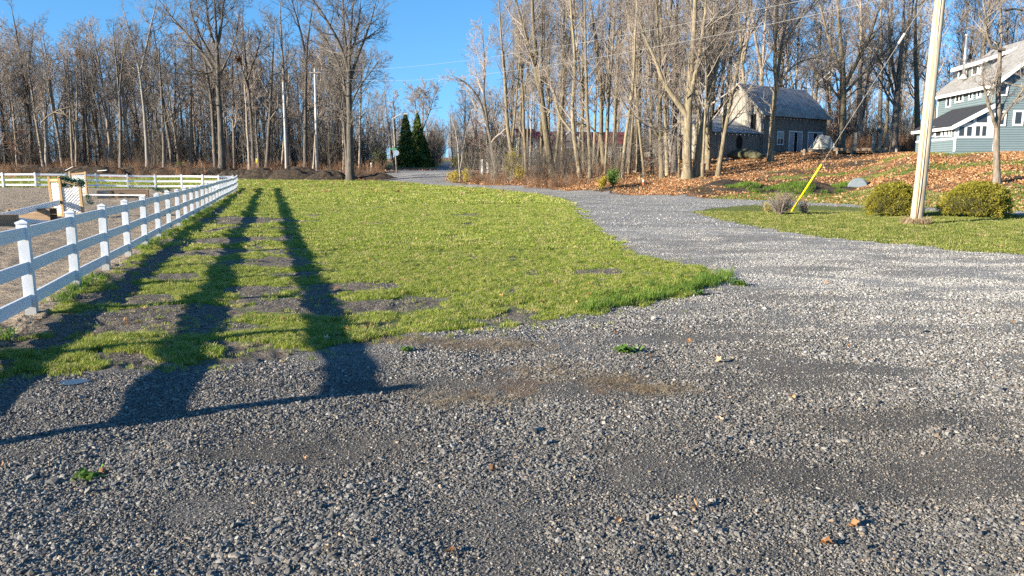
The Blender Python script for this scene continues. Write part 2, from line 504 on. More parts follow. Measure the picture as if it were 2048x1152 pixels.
M = {}
M['ground'] = m_ground()
M['bark_grey'] = m_bark('bark_grey', (.07, .057, .045), (.22, .18, .142), (.37, .32, .265), .2, .7)
M['bark_dark'] = m_bark('bark_dark', (.032, .028, .025), (.11, .095, .082), (.22, .195, .165), .2, .5)
M['bark_pale'] = m_bark('bark_pale', (.12, .11, .10), (.27, .25, .225), (.42, .40, .37), .1, .3)
M['bark_tan'] = m_bark('bark_tan', (.065, .050, .033), (.20, .162, .108), (.34, .29, .205), .35, .5)
M['twig_grey'] = m_bark('twig_grey', (.17, .135, .105), (.33, .268, .215), (.49, .415, .345), 0, .6)
M['twig_dark'] = m_bark('twig_dark', (.06, .05, .044), (.15, .13, .11), (.26, .225, .19), 0, .5)
M['twig_tan'] = m_bark('twig_tan', (.12, .098, .08), (.27, .228, .19), (.41, .36, .30), 0, .5)
def m_vinyl():
    k = NT('white_vinyl')
    o = k.coords('Object')
    z = k.n('ShaderNodeSeparateXYZ', {0: o}).outputs[2]
    n = k.noise(o, 9, 5, .7)
    splash = k.math('MULTIPLY', k.math('SUBTRACT', k.math('ADD', .16, k.math('MULTIPLY', n, .22)), z), 7, True)
    g = k.noise(k.world((1, 1, .35)), 4.5, 5, .65)
    c = k.ramp(g, [(.35, (.62, .63, .60)), (.55, (.74, .75, .76))])
    c = k.mix(k.math('MULTIPLY', splash, .45), c, (.30, .25, .17))
    return k.fin(c, .4)
M['vinyl'] = m_vinyl()
M['vinyl_rail'] = m_plain('white_vinyl_rail', (.72, .73, .74), .4, .05, 2.2, 0, .5, 0, (.3, 1, 1))
M['paint_white'] = m_plain('white_paint', (.68, .68, .66), .6, .06, 8)
M['lumber'] = m_wood('new_lumber', (.36, .22, .10), (.58, .40, .21))
M['lumber_h'] = m_wood('brown_lumber', (.19, .125, .075), (.33, .24, .16), 3, (.08, 1, 1))
M['lumber_grey'] = m_wood('weathered_lumber', (.18, .16, .13), (.40, .36, .30), 3, (.08, 1, 1))
M['barn_board'] = m_wood('barn_board', (.09, .08, .068), (.31, .28, .24), 2.2)
M['barn_pale_lit'] = m_wood('barn_board_pale_lit', (.14, .125, .105), (.40, .37, .32), 2.2)  # barn boards again, lightened: sunlight painted into the gable and end walls
M['glass'] = m_plain('window_glass', (.03, .035, .04), .08, .1, 2, 0, .6)
M['black'] = m_plain('black_opening', (.012, .011, .010), .9, .1)
M['siding'] = m_plain('blue_siding', (.135, .18, .195), .55, .06, 1.5)
M['siding_grey'] = m_plain('grey_siding', (.30, .29, .31), .6, .06, 1.5)
M['tarp'] = m_plain('grey_white_tarp', (.36, .34, .29), .8, .25, 3, .05)
M['metal'] = m_plain('galvanised_metal', (.55, .56, .57), .35, .12, 6, 0, .5, .8)
M['steel_white'] = m_plain('pale_steel', (.46, .45, .42), .45, .1, 6)
M['yellow'] = m_plain('yellow_plastic', (.80, .62, .01), .45, .06, 4)
M['wire'] = m_plain('steel_wire', (.26, .25, .23), .5, .1)
M['wire_dark'] = m_plain('dark_cable', (.05, .05, .05), .6, .1)
M['green_sign'] = m_plain('green_sign', (.03, .22, .13), .5, .05)
M['orange'] = m_plain('orange_plastic', (.75, .17, .04), .5, .08)
M['pvc_green'] = m_plain('teal_marker', (.05, .30, .22), .5, .08)
M['plastic_grey'] = m_plain('grey_plastic', (.12, .145, .165), .55, .15, 5)
M['car_paint'] = m_plain('white_car_paint', (.62, .66, .74), .25, .03, 2, 0, .6)
M['rubber'] = m_plain('tyre_rubber', (.02, .02, .02), .8, .1)
M['stone'] = m_plain('field_stone', (.24, .215, .175), .9, .35, 3, .1)
M['moss_stone'] = m_plain('mossy_stone', (.085, .080, .045), .95, .75, 1.2, .2)
M['black_roof'] = m_plain('dark_shingle', (.030, .032, .038), .9, .3, 14, .02)
M['red_roof'] = m_plain('red_metal_roof', (.22, .035, .03), .5, .15, 2)

def m_roofmetal():
    k = NT('old_metal_roof')
    o = k.coords('Object')
    n1 = k.noise(o, 1.1, 6, .6)
    c = k.ramp(n1, [(.3, (.20, .20, .20)), (.5, (.33, .33, .33)), (.7, (.44, .43, .42))])
    c = k.mix(k.math('MULTIPLY', k.math('SUBTRACT', k.noise(o, 2.4, 5), .5), 4, True), c, (.27, .22, .17))
    return k.fin(c, .5, None, Metallic=.25)
M['roof_metal'] = m_roofmetal()

def m_shingle(name, a, b):
    k = NT(name)
    o = k.coords('Object')
    br = k.n('ShaderNodeTexVoronoi', {'Vector': k.coords('Object', (1, 3, 3)), 'Scale': 2.2})
    c = k.ramp(k.n('ShaderNodeSeparateColor', {0: br.outputs['Color']}).outputs[0], [(0, a), (1, b)])
    c = k.mix(k.math('MULTIPLY', k.noise(o, 1.2, 5), .4), c, a)
    return k.fin(c, .9, k.bump(k.noise(o, 30, 3), .5, .01))
M['shingle'] = m_shingle('pale_shingle', (.17, .165, .16), (.32, .31, .30))

def m_pole():
    k = NT('weathered_pole_wood')
    o = k.coords('Object', (1, 1, .035))
    g = k.math('ADD', k.math('MULTIPLY', k.noise(o, 34, 7, .7), .55), k.math('MULTIPLY', k.noise(o, 7, 4, .6), .45))
    c = k.ramp(g, [(.34, (.17, .105, .06)), (.44, (.36, .27, .17)), (.53, (.52, .44, .33)), (.68, (.62, .55, .44))])
    kn = k.n('ShaderNodeTexVoronoi', {'Vector': k.coords('Object', (2.6, 2.6, 1.1)), 'Scale': 1.0})
    kf = k.math('LESS_THAN', kn.outputs['Distance'], .10)
    c = k.mix(k.math('MULTIPLY', kf, .7), c, (.20, .12, .06))
    crack = k.noise(k.coords('Object', (1, 1, .012)), 60, 4, .6)
    cf = k.math('LESS_THAN', crack, .30)
    c = k.mix(k.math('MULTIPLY', cf, .75), c, (.09, .055, .03))
    return k.fin(c, .85, k.bump(g, .7, .012))
M['pole'] = m_pole()

M['pebble'] = m_rand('gravel_stone', [(0, (.05, .046, .041)), (.35, (.095, .089, .080)), (.62, (.15, .141, .128)), (.86, (.215, .203, .183)), (.93, (.20, .15, .10)), (.985, (.32, .30, .265)), (1, (.30, .20, .12))], .75, 0, 0, .35)
M['pebble_pale'] = m_rand('pale_gravel_stone', [(0, (.15, .143, .132)), (.4, (.24, .230, .213)), (.8, (.33, .318, .295)), (1, (.44, .42, .38))], .75, 0, 0, .35)
M['grass'] = m_rand('grass_blade', [(0, (.10, .15, .018)), (.35, (.22, .30, .035)), (.68, (.35, .38, .065)), (.86, (.48, .46, .15)), (1, (.56, .43, .24))], .6, .35, 0, .3)
M['grass_dull'] = m_rand('lawn_blade', [(0, (.08, .11, .02)), (.4, (.16, .20, .035)), (.8, (.27, .28, .07)), (1, (.42, .34, .17))], .65, .3, 0, .25)
M['grass_lush'] = m_rand('lush_grass_blade', [(0, (.05, .12, .015)), (.5, (.12, .21, .025)), (1, (.24, .31, .06))], .55, .35, 0, .3)
M['leaf_brown'] = m_rand('fallen_leaf', [(0, (.12, .06, .03)), (.3, (.30, .145, .06)), (.6, (.46, .235, .105)), (.85, (.58, .35, .18)), (1, (.62, .46, .30))], .7, .25)
M['leaf_rust'] = m_rand('rust_leaf', [(0, (.18, .06, .03)), (1, (.42, .17, .07))], .7, .3)
M['dry'] = m_rand('dry_stem', [(0, (.20, .14, .08)), (.6, (.36, .27, .16)), (1, (.50, .40, .26))], .8, .2)
M['brush'] = m_rand('brush_twig', [(0, (.09, .055, .035)), (.5, (.20, .12, .075)), (1, (.33, .20, .12))], .85)
M['sapling'] = m_rand('sapling_bark', [(0, (.05, .042, .036)), (.5, (.13, .11, .09)), (1, (.24, .21, .17))], .9)
M['pine'] = m_plain('spruce_needles', (.028, .055, .022), .8, .5, 1.2)

def m_foliage(name, stops, sc=3.0, tr=.25):
    k = NT(name)
    c = k.ramp(k.noise(k.coords('Object'), sc, 6, .75), stops)
    k.fin(c, .75)
    if tr: k.translucent(c, tr)
    return k.m
M['cedar'] = m_foliage('globe_cedar', [(.3, (.08, .085, .012)), (.5, (.24, .22, .03)), (.7, (.44, .36, .05))], 5, .3)
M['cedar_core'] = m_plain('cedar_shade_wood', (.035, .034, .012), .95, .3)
M['spruce'] = m_foliage('spruce_foliage', [(.3, (.06, .10, .028)), (.5, (.18, .25, .06)), (.7, (.38, .42, .10))], 1.6, .2)
M['yellow_leaf'] = m_foliage('yellow_leaves', [(.3, (.30, .24, .03)), (.7, (.55, .45, .06))], 4, .35)
M['green_leaf'] = m_foliage('green_leaves', [(.3, (.04, .11, .02)), (.7, (.16, .26, .04))], 4, .3)
M['garland'] = m_foliage('garland_green', [(.3, (.01, .05, .035)), (.7, (.03, .12, .08))], 8, .1)
def m_mound():
    k = NT('garden_soil')
    w = k.world()
    c = k.ramp(k.noise(w, 2.5, 7, .7), [(.3, (.018, .014, .011)), (.52, (.045, .035, .026)), (.66, (.11, .068, .036)), (.8, (.07, .08, .025))])
    return k.fin(c, .95, k.bump(k.noise(w, 6, 6, .75), 1.0, .15))
M['mound'] = m_mound()
def m_water():
    k = NT('puddle_water'); return k.fin((.05, .055, .06), .03, None)
M['water'] = m_water()

# ------------------------------------------------------------------ ground
def build_ground():
    rs = [1.5]
    while rs[-1] < 520: rs.append(rs[-1] * 1.012 + .004)
    rs = np.array(rs)
    front = np.radians(np.arange(-46, 46.01, .22))
    rest = np.radians(np.arange(50, 311, 4.0))
    th = np.concatenate([front, rest])
    R, T = np.meshgrid(rs, th, indexing='ij')
    Xg, Yg = R * np.sin(T), R * np.cos(T)
    Zg = HT(Xg, Yg)
    mk = masks(Xg.ravel(), Yg.ravel())
    # ruts, clods and the worked arena as real relief
    rough = mk['bare'] * (fbm(Xg.ravel() * 5, Yg.ravel() * 5, 81, 4) - .5) * .10
    rough += mk['sand'] * (fbm(Xg.ravel() * 2.2, Yg.ravel() * 3.2, 82, 4) - .5) * .13
    rough += (~(mk['sand'] | mk['lawn'] | mk['back'])) * (fbm(Xg.ravel() * 1.6, Yg.ravel() * 1.6, 83, 4) - .5) * .05
    Zg = Zg + rough.reshape(Zg.shape) * (R < 60)
    nr, nt = R.shape
    V = np.stack([Xg, Yg, Zg], -1).reshape(-1, 3)
    i = np.arange(nr - 1)[:, None]; j = np.arange(nt)[None, :]; j2 = (j + 1) % nt
    a = (i * nt + j); b = (i * nt + j2); c = ((i + 1) * nt + j2); d = ((i + 1) * nt + j)
    Q = np.stack([a, d, c, b], -1).reshape(-1, 4)
    reg = np.zeros(len(V), int)
    reg[mk['lawn']] = 1; reg[mk['sand']] = 2; reg[mk['back']] = 3; reg[mk['road']] = 4; reg[mk['island']] = 5; reg[mk['strip']] = 6
    qr = reg[Q[:, 0]]
    names = ['gravel_driveway', 'lawn', 'sand_arena', 'leafy_ground', 'road', 'roadside_lawn', 'grass_verge']
    labels = ['grey crushed stone driveway sweeping past the lawn to the road', 'patchy yellow green lawn between the white fence and the gravel', 'raked brown sand of the riding arena inside the white fence',
              'ground under the trees covered with fallen orange brown leaves', 'paved country road crossing behind the lawn', 'mown grass island where the utility pole stands', 'green grass verge below the leafy bank']
    for r in range(7):
        sel = Q[qr == r]
        if not len(sel): continue
        used, inv = np.unique(sel, return_inverse=True)
        me = np_mesh(names[r], V[used], inv.reshape(-1, 4), M['ground'], True)
        for an in ('grass', 'bare', 'leaf', 'sand', 'road', 'grit', 'rust', 'soil', 'fresh'):
            at = me.attributes.new(an, 'FLOAT', 'POINT')
            at.data.foreach_set('value', np.asarray(mk[an], np.float32)[used])
        o = bpy.data.objects.new(names[r], me)
        link(o, None, kind='structure', label=labels[r])
    # the disc under the camera
    n = nt; mb = MB(); mb.v = [(0, 0, 0)] + [tuple(V[q]) for q in range(nt)]
    mb.f = [(0, 1 + (q + 1) % n, 1 + q) for q in range(n)]
    o = mb.build('ground', M['ground'], kind='structure')
build_ground()

# ------------------------------------------------------------------ scatter
def scatter(name, label, pts, scale, rot, protos, kind='stuff', parent=None, cat=None):
    """PTS (N,3), SCALE (N,) or (N,3), ROT (N,3) eulers, PROTOS meshes picked at random"""
    n = len(pts)
    me = bpy.data.meshes.new(name)
    me.vertices.add(n); me.vertices.foreach_set('co', np.asarray(pts, np.float32).ravel())
    sc = np.asarray(scale, np.float32)
    if sc.ndim == 1: sc = np.repeat(sc[:, None], 3, 1)
    a = me.attributes.new('size', 'FLOAT_VECTOR', 'POINT'); a.data.foreach_set('vector', sc.ravel())
    a = me.attributes.new('turn', 'FLOAT_VECTOR', 'POINT'); a.data.foreach_set('vector', np.asarray(rot, np.float32).ravel())
    a = me.attributes.new('pick', 'INT', 'POINT'); a.data.foreach_set('value', RNG.integers(0, len(protos), n).astype(np.int32))
    o = bpy.data.objects.new(name, me)
    ng = bpy.data.node_groups.new(name, 'GeometryNodeTree')
    ng.interface.new_socket('Geometry', in_out='INPUT', socket_type='NodeSocketGeometry')
    ng.interface.new_socket('Geometry', in_out='OUTPUT', socket_type='NodeSocketGeometry')
    N, L = ng.nodes, ng.links
    gi, go = N.new('NodeGroupInput'), N.new('NodeGroupOutput')
    ip = N.new('GeometryNodeInstanceOnPoints')
    gti = N.new('GeometryNodeGeometryToInstance')
    for pm in reversed(protos):
        src = bpy.data.objects.new(pm.name, pm)
        oi = N.new('GeometryNodeObjectInfo'); oi.inputs['Object'].default_value = src
        L.new(oi.outputs['Geometry'], gti.inputs[0])
    ip.inputs['Pick Instance'].default_value = True
    def at(nm, ty):
        q = N.new('GeometryNodeInputNamedAttribute'); q.data_type = ty; q.inputs['Name'].default_value = nm
        return q.outputs[0]
    L.new(gi.outputs[0], ip.inputs['Points']); L.new(gti.outputs[0], ip.inputs['Instance'])
    L.new(at('pick', 'INT'), ip.inputs['Instance Index'])
    L.new(at('size', 'FLOAT_VECTOR'), ip.inputs['Scale']); L.new(at('turn', 'FLOAT_VECTOR'), ip.inputs['Rotation'])
    L.new(ip.outputs[0], go.inputs[0])
    md = o.modifiers.new('scatter', 'NODES'); md.node_group = ng
    link(o, parent, kind=kind, label=label, category=cat)
    return o

def multi(objs_meshes, name): return objs_meshes

def sample(n, y0, y1, a0=-.78, a1=.78, power=1.0):
    """points seen in front of the camera, y by a power law (1 = even on screen-width terms)"""
    u = RNG.random(n)
    if power == 1: y = y0 * (y1 / y0) ** u
    else: y = (y0 ** (1 - power) + u * (y1 ** (1 - power) - y0 ** (1 - power))) ** (1 / (1 - power))
    x = RNG.uniform(a0, a1, n) * y
    return x, y

def eul(n, tilt=.3):
    e = np.zeros((n, 3)); e[:, 0] = RNG.normal(0, tilt, n); e[:, 1] = RNG.normal(0, tilt, n); e[:, 2] = RNG.uniform(0, 6.283, n)
    return e

# pebbles
def pebble_mesh(i, mat=None):
    import bmesh
    bm = bmesh.new(); bmesh.ops.create_icosphere(bm, subdivisions=1, radius=.5)
    r = random.Random(i)
    for v in bm.verts: v.co *= 1 + r.uniform(-.28, .28)
    for v in bm.verts: v.co.x *= 1.25; v.co.y *= .95; v.co.z *= .62
    me = bpy.data.meshes.new('pebble'); bm.to_mesh(me); bm.free()
    me.materials.append(mat or M['pebble'])
    return me
PEB = [pebble_mesh(i) for i in range(7)]
PEB2 = [pebble_mesh(i + 20, M['pebble_pale']) for i in range(5)]
def gravel(n, y0, y1, smin, smax, name, label, power=1.6):
    x, y = sample(n, y0, y1, -.82, .82, power)
    mk = masks(x, y)
    ok = ~(mk['lawn'] | mk['sand'] | mk['back'] | mk['road'] | mk['island'])
    dens = np.clip(.40 + (fbm(x * 1.1, y * 1.9, 91, 5) - .36) * 3.0 - .30 * mk['grit'], .28, 1)
    # loose ridge of coarser stone across the foreground
    ridge = np.exp(-((y - 6.0 - .12 * x) / .35) ** 2) * .6
    dens = np.clip(dens + ridge, 0, 1)
    ok |= mk['lawn'] & (mk['bare'] > .55) & (vnoise(x * 3, y * 3, 17) > .35)
    dens = np.where(mk['lawn'], .22, dens)
    ok &= RNG.random(n) < dens
    x, y, dens = x[ok], y[ok], dens[ok]
    s = np.exp(RNG.normal(0, .38, len(x))) * (smin + (smax - smin) * np.clip(dens * 1.1 - .1, 0, 1))
    z = HT(x, y) + (fbm(x * 1.6, y * 1.6, 83, 4) - .5) * .05 + s * .12
    pale = RNG.random(len(x)) < mk['fresh'][ok]
    e = eul(len(x), .5)
    for sel, pr in ((~pale, PEB), (pale, PEB2)):
        if sel.sum() > 50: scatter(name, label, np.stack([x, y, z], -1)[sel], s[sel], e[sel], pr)
    return len(x)
ng = gravel(700000, 2.2, 9, .0055, .0140, 'gravel', 'loose grey crushed stone covering the near driveway', 1.2)
ng += gravel(560000, 9, 26, .0085, .0165, 'gravel', 'grey crushed stone spread over the driveway bend', 1.2)
ng += gravel(70000, 26, 60, .018, .03, 'gravel', 'grey crushed stone on the far driveway', 1.2)
print('pebbles', ng)

# grass tufts
def tuft_mesh(i, mat, blades=16, h=.055, spread=.055, w=.0042, lean=.9):
    r = np.random.default_rng(100 + i); V = []; Fc = []
    for b in range(blades):
        a = r.uniform(0, 6.283); rr = spread * math.sqrt(r.random())
        bx_, by_ = rr * math.cos(a), rr * math.sin(a)
        hh = h * r.uniform(.5, 1.15); d = r.uniform(0, 6.283); ln = lean * r.uniform(.2, 1.3) * hh
        dx, dy = math.cos(d), math.sin(d); sx, sy = -dy * w / 2 * r.uniform(.8, 1.4), dx * w / 2
        n = len(V)
        V += [(bx_ - sx, by_ - sy, -.01), (bx_ + sx, by_ + sy, -.01), (bx_ + dx * ln * .35 + sx, by_ + dy * ln * .35 + sy, hh * .6), (bx_ + dx * ln * .35 - sx, by_ + dy * ln * .35 - sy, hh * .6),
              (bx_ + dx * ln, by_ + dy * ln, hh)]
        Fc += [(n, n + 1, n + 2, n + 3), (n + 3, n + 2, n + 4)]
    me = bpy.data.meshes.new('tuft'); me.from_pydata(V, [], Fc); me.materials.append(mat)
    return me
TUFT = [tuft_mesh(i, M['grass']) for i in range(6)]
TUFTW = [tuft_mesh(20 + i, M['grass'], 22, .048, .14, .008, .9) for i in range(5)]
TUFTF = [tuft_mesh(30 + i, M['grass'], 26, .06, .28, .022, .5) for i in range(4)]
TLUSH = [tuft_mesh(40 + i, M['grass_lush'], 20, .10, .05, .005, .7) for i in range(4)]
TDULL = [tuft_mesh(50 + i, M['grass_dull'], 24, .045, .16, .010, .6) for i in range(4)]
TDULLF = [tuft_mesh(60 + i, M['grass_dull'], 26, .05, .28, .02, .5) for i in range(4)]
TDRY = [tuft_mesh(70 + i, M['dry'], 20, .30, .07, .010, .55) for i in range(4)]

def grass(n, y0, y1, a0, a1, which, protos, smin, smax, name, label, power=1.3, thr=.5):
    x, y = sample(n, y0, y1, a0, a1, power)
    mk = masks(x, y)
    g = mk[which] & (mk['grass'] > thr) if which != 'grass' else mk['grass'] > thr
    keep = np.clip(1.1 * (mk['grass'] - thr) + .40 + (fbm(x * 4, y * 5, 95, 3) - .5) * 2.6 * np.clip(1.4 - y / 40, .3, 1), .04, 1)
    ok = g & (RNG.random(n) < keep)
    x, y = x[ok], y[ok]
    s = RNG.uniform(smin, smax, len(x)) * (.45 + 1.15 * fbm(x * 2.2, y * 2.6, 97, 3))
    scatter(name, label, np.stack([x, y, HT(x, y)], -1), s, eul(len(x), .12), protos)
    return len(x)
tg = grass(230000, 5.2, 20, -.82, .34, 'lawn', TUFT, .45, .95, 'grass', 'short yellow green grass of the lawn by the fence')
tg += grass(90000, 19, 45, -.5, .3, 'lawn', TUFTW, .7, 1.2, 'grass', 'short yellow green grass in the middle of the lawn')
tg += grass(60000, 44, 100, -.75, .1, 'lawn', TUFTF, .8, 1.3, 'grass', 'bright green grass at the far end of the lawn')
tg += grass(50000, 13, 36, .2, .8, 'island', TDULL, .7, 1.2, 'grass', 'dull green mown grass around the utility pole')
tg += grass(16000, 33, 75, .2, .8, 'strip', TDULLF, .8, 1.3, 'grass', 'green grass of the verge below the leafy bank')
print('tufts', tg)
# lusher clumps where the lawn meets gravel and along the fence
def lush():
    xs, ys = [], []
    edge = [(1460, 562), (1400, 580), (1330, 597), (1240, 612), (1160, 628)]
    for i in range(len(edge) - 1):
        for _ in range(90):
            t = random.random(); a, b = edge[i], edge[i + 1]
            p = G(a[0] + (b[0] - a[0]) * t + random.gauss(0, 8), a[1] + (b[1] - a[1]) * t - abs(random.gauss(0, 12)), True)
            xs.append(p[0]); ys.append(p[1])
    for _ in range(1500):
        y = random.uniform(5, 60) ** 1.0; x = fence_x(y) + random.gauss(.05, .13)
        if vnoise(x * .6, y * .6, 5) > .42: xs.append(x); ys.append(y)
    x, y = np.array(xs), np.array(ys)
    scatter('grass', 'longer lush grass along the fence foot and the gravel edge', np.stack([x, y, HT(x, y)], -1), RNG.uniform(.6, 1.5, len(x)), eul(len(x), .15), TLUSH)
lush()
# tufts sprouting on bare soil
x, y = sample(9000, 6, 30, -.6, .35, 1.3)
mk = masks(x, y); ok = mk['lawn'] & (mk['bare'] > .5) & (fbm(x * 5, y * 5, 12, 2) > .56)
x, y = x[ok], y[ok]
scatter('grass', 'sparse grass sprouting on the bare soil patches', np.stack([x, y, HT(x, y)], -1), RNG.uniform(.4, .9, len(x)), eul(len(x), .15), TUFT)

x, y = sample(60000, 5.2, 40, -.75, .8, 1.3)
x2, y2 = x + RNG.normal(0, .28, len(x)), y + RNG.normal(0, .28, len(x))
mk, mk2 = masks(x, y), masks(x2, y2)
ok = ~(mk['lawn'] | mk['island'] | mk['sand'] | mk['back']) & (mk2['lawn'] | mk2['island']) & (fbm(x * 2.5, y * 2.5, 14, 3) > .47)
x, y = x[ok], y[ok]
scatter('grass', 'thin grass straggling from the lawn edges into the gravel', np.stack([x, y, HT(x, y)], -1), RNG.uniform(.35, 1.0, len(x)), eul(len(x), .15), TUFT)

# fallen leaves
def leaf_mesh(i, mat, r0=.05):
    r = np.random.default_rng(i); V = []; k = 10
    for q in range(k):
        a = 2 * math.pi * q / k
        rr = r0 * ((1.0 if q % 2 == 0 else .52) * r.uniform(.8, 1.15))
        V.append((rr * math.cos(a), rr * math.sin(a) * .85, r.uniform(-.3, .5) * r0 + abs(math.sin(a)) * r0 * .4))
    V.append((0, 0, 0))
    me = bpy.data.meshes.new('leaf'); me.from_pydata(V, [], [(q, (q + 1) % k, k) for q in range(k)]); me.materials.append(mat)
    return me
LEAF = [leaf_mesh(i, M['leaf_brown'], .052) for i in range(5)]
LEAFB = [leaf_mesh(i + 9, M['leaf_brown'], .085) for i in range(5)]
def leaves():
    x, y = sample(170000, 33, 95, -.1, .8, 1.4)
    mk = masks(x, y)
    dens = mk['leaf'] * (1 - .75 * mk['soil']) * np.clip(.35 + (fbm(x * .4, y * .4, 15, 4) - .35) * 2.5, .1, 1) + mk['strip'] * .10
    ok = RNG.random(len(x)) < dens
    x, y = x[ok], y[ok]
    e = eul(len(x), .5)
    scatter('fallen_leaves', 'orange brown leaves lying over the bank and under the trees', np.stack([x, y, HT(x, y) + .03], -1), RNG.uniform(.55, 1.35, len(x)), e, LEAFB)
    x, y = sample(9000, 60, 130, -.75, .05, 1.2)
    mk = masks(x, y); ok = (mk['leaf'] > .5) | ((mk['lawn'] > .5) & (RNG.random(len(x)) < .05))
    x, y = x[ok], y[ok]
    scatter('fallen_leaves', 'brown leaves lying along the edge of the left wood', np.stack([x, y, HT(x, y) + .04], -1), RNG.uniform(1.2, 2.4, len(x)), eul(len(x), .5), LEAFB)
    x, y = sample(1300, 3, 40, -.7, .8, 1.2)
    mk = masks(x, y)
    dens = mk['lawn'] * .20 + mk['island'] * .35 + .035
    ok = (RNG.random(len(x)) < dens) & ~mk['sand'] & ~mk['back']
    x, y = x[ok], y[ok]
    scatter('fallen_leaves', 'scattered brown leaves on the lawn and gravel', np.stack([x, y, HT(x, y) + .025], -1), RNG.uniform(.45, 1.0, len(x)), eul(len(x), .45), LEAF)
leaves()
# pine needles and straw on the gravel near the lawn edge
NEED = [tuft_mesh(90 + i, M['dry'], 14, .05, .09, .003, 3.0) for i in range(3)]
xs, ys = [], []
for (cx, cy), r in RUST:
    for _ in range(60):
        xs.append(cx + random.gauss(0, r * .75)); ys.append(cy + random.gauss(0, r * .4))
xs, ys = np.array(xs), np.array(ys)
scatter('needle_litter', 'rusty needles and straw gathered on the gravel beside the lawn', np.stack([xs, ys, HT(xs, ys) + .012], -1), np.column_stack([RNG.uniform(.6, 1.3, len(xs)), RNG.uniform(.6, 1.3, len(xs)), np.full(len(xs), .25)]), eul(len(xs), .1), [m for m in NEED])

# ------------------------------------------------------------------ trees
def norm(v): return v / np.maximum(np.linalg.norm(v, axis=-1, keepdims=True), 1e-9)

def tubes(pts, rad, sides):
    """pts (B,S,3), rad (B,S) -> verts, quads"""
    B, S, _ = pts.shape
    t = np.empty_like(pts); t[:, 1:-1] = pts[:, 2:] - pts[:, :-2]; t[:, 0] = pts[:, 1] - pts[:, 0]; t[:, -1] = pts[:, -1] - pts[:, -2]
    t = norm(t); mean = norm(pts[:, -1] - pts[:, 0])
    ref = np.where(np.abs(mean[:, 2:3]) < .75, np.array([[0, 0, 1.]]), np.array([[1., 0, 0]]))
    u = norm(np.cross(t, ref[:, None, :])); w = np.cross(t, u)
    an = np.arange(sides) * 2 * math.pi / sides
    ring = pts[:, :, None, :] + rad[:, :, None, None] * (u[:, :, None, :] * np.cos(an)[None, None, :, None] + w[:, :, None, :] * np.sin(an)[None, None, :, None])
    V = ring.reshape(-1, 3)
    b = np.arange(B)[:, None, None]; s = np.arange(S - 1)[None, :, None]; k = np.arange(sides)[None, None, :]; k2 = (k + 1) % sides
    o = b * S * sides
    Q = np.stack([o + s * sides + k, o + s * sides + k2, o + (s + 1) * sides + k2, o + (s + 1) * sides + k], -1).reshape(-1, 4)
    return V, Q

def join(parts):
    V, Q, n = [], [], 0
    for v, q in parts: V.append(v); Q.append(q + n); n += len(v)
    return np.concatenate(V), np.concatenate(Q)

def resample(p, n, wob=0, r=None, curve=True):
    """polyline (K,3) to n points, smoothed"""
    p = np.asarray(p, float)
    d = np.concatenate([[0], np.cumsum(np.linalg.norm(np.diff(p, axis=0), axis=1))]); t = np.linspace(0, d[-1], n)
    q = np.stack([np.interp(t, d, p[:, i]) for i in range(3)], -1)
    if curve and n > 6:
        for _ in range(2): q[1:-1] = .25 * q[:-2] + .5 * q[1:-1] + .25 * q[2:]
    if wob:
        q[1:] += np.cumsum(r.normal(0, wob, (n - 1, 3)) * [1, 1, .2], 0) * .5
    return q

def children(r, pts, rad, nch, tmin, ang, angv, lratio, segs, up, wob, tmax=.98, rfac=.6, k=.016, shape=.6, lens=None):
    """grow nch side branches on each parent tube"""
    B, S, _ = pts.shape
    t = (tmin + (tmax - tmin) * (np.arange(nch)[None, :] + r.uniform(0, 1, (B, nch))) / nch)
    f = t * (S - 1); i = np.minimum(f.astype(int), S - 2); fr = (f - i)[..., None]
    bi = np.arange(B)[:, None]
    p0 = pts[bi, i] * (1 - fr) + pts[bi, i + 1] * fr
    tan = norm(pts[bi, i + 1] - pts[bi, i])
    r0 = rad[bi, i] * (1 - fr[..., 0]) + rad[bi, i + 1] * fr[..., 0]
    plen = np.linalg.norm(np.diff(pts, axis=1), axis=-1).sum(1)[:, None] if lens is None else lens
    L = plen * lratio * (1 - shape * (t - tmin) / (1 - tmin + 1e-6)) * r.uniform(.65, 1.25, (B, nch))
    rnd = r.normal(0, 1, (B, nch, 3)); perp = norm(rnd - (rnd * tan).sum(-1, keepdims=True) * tan)
    a = np.radians(r.normal(ang, angv, (B, nch)))[..., None]
    d = norm(tan * np.cos(a) + perp * np.sin(a)).reshape(-1, 3)
    n = B * nch; P_ = np.empty((n, segs + 1, 3)); P_[:, 0] = p0.reshape(-1, 3)
    Ls = (L.reshape(-1, 1) / segs)
    for s in range(segs):
        P_[:, s + 1] = P_[:, s] + d * Ls
        d = norm(d + np.array([0, 0, up]) / segs * 2 + r.normal(0, wob, (n, 3)))
    rb = np.minimum(r0.reshape(-1) * rfac, L.reshape(-1) * k * 1.6 + .004)
    prof = np.linspace(1, .22, segs + 1)
    R = rb[:, None] * prof[None, :]
    return P_, R

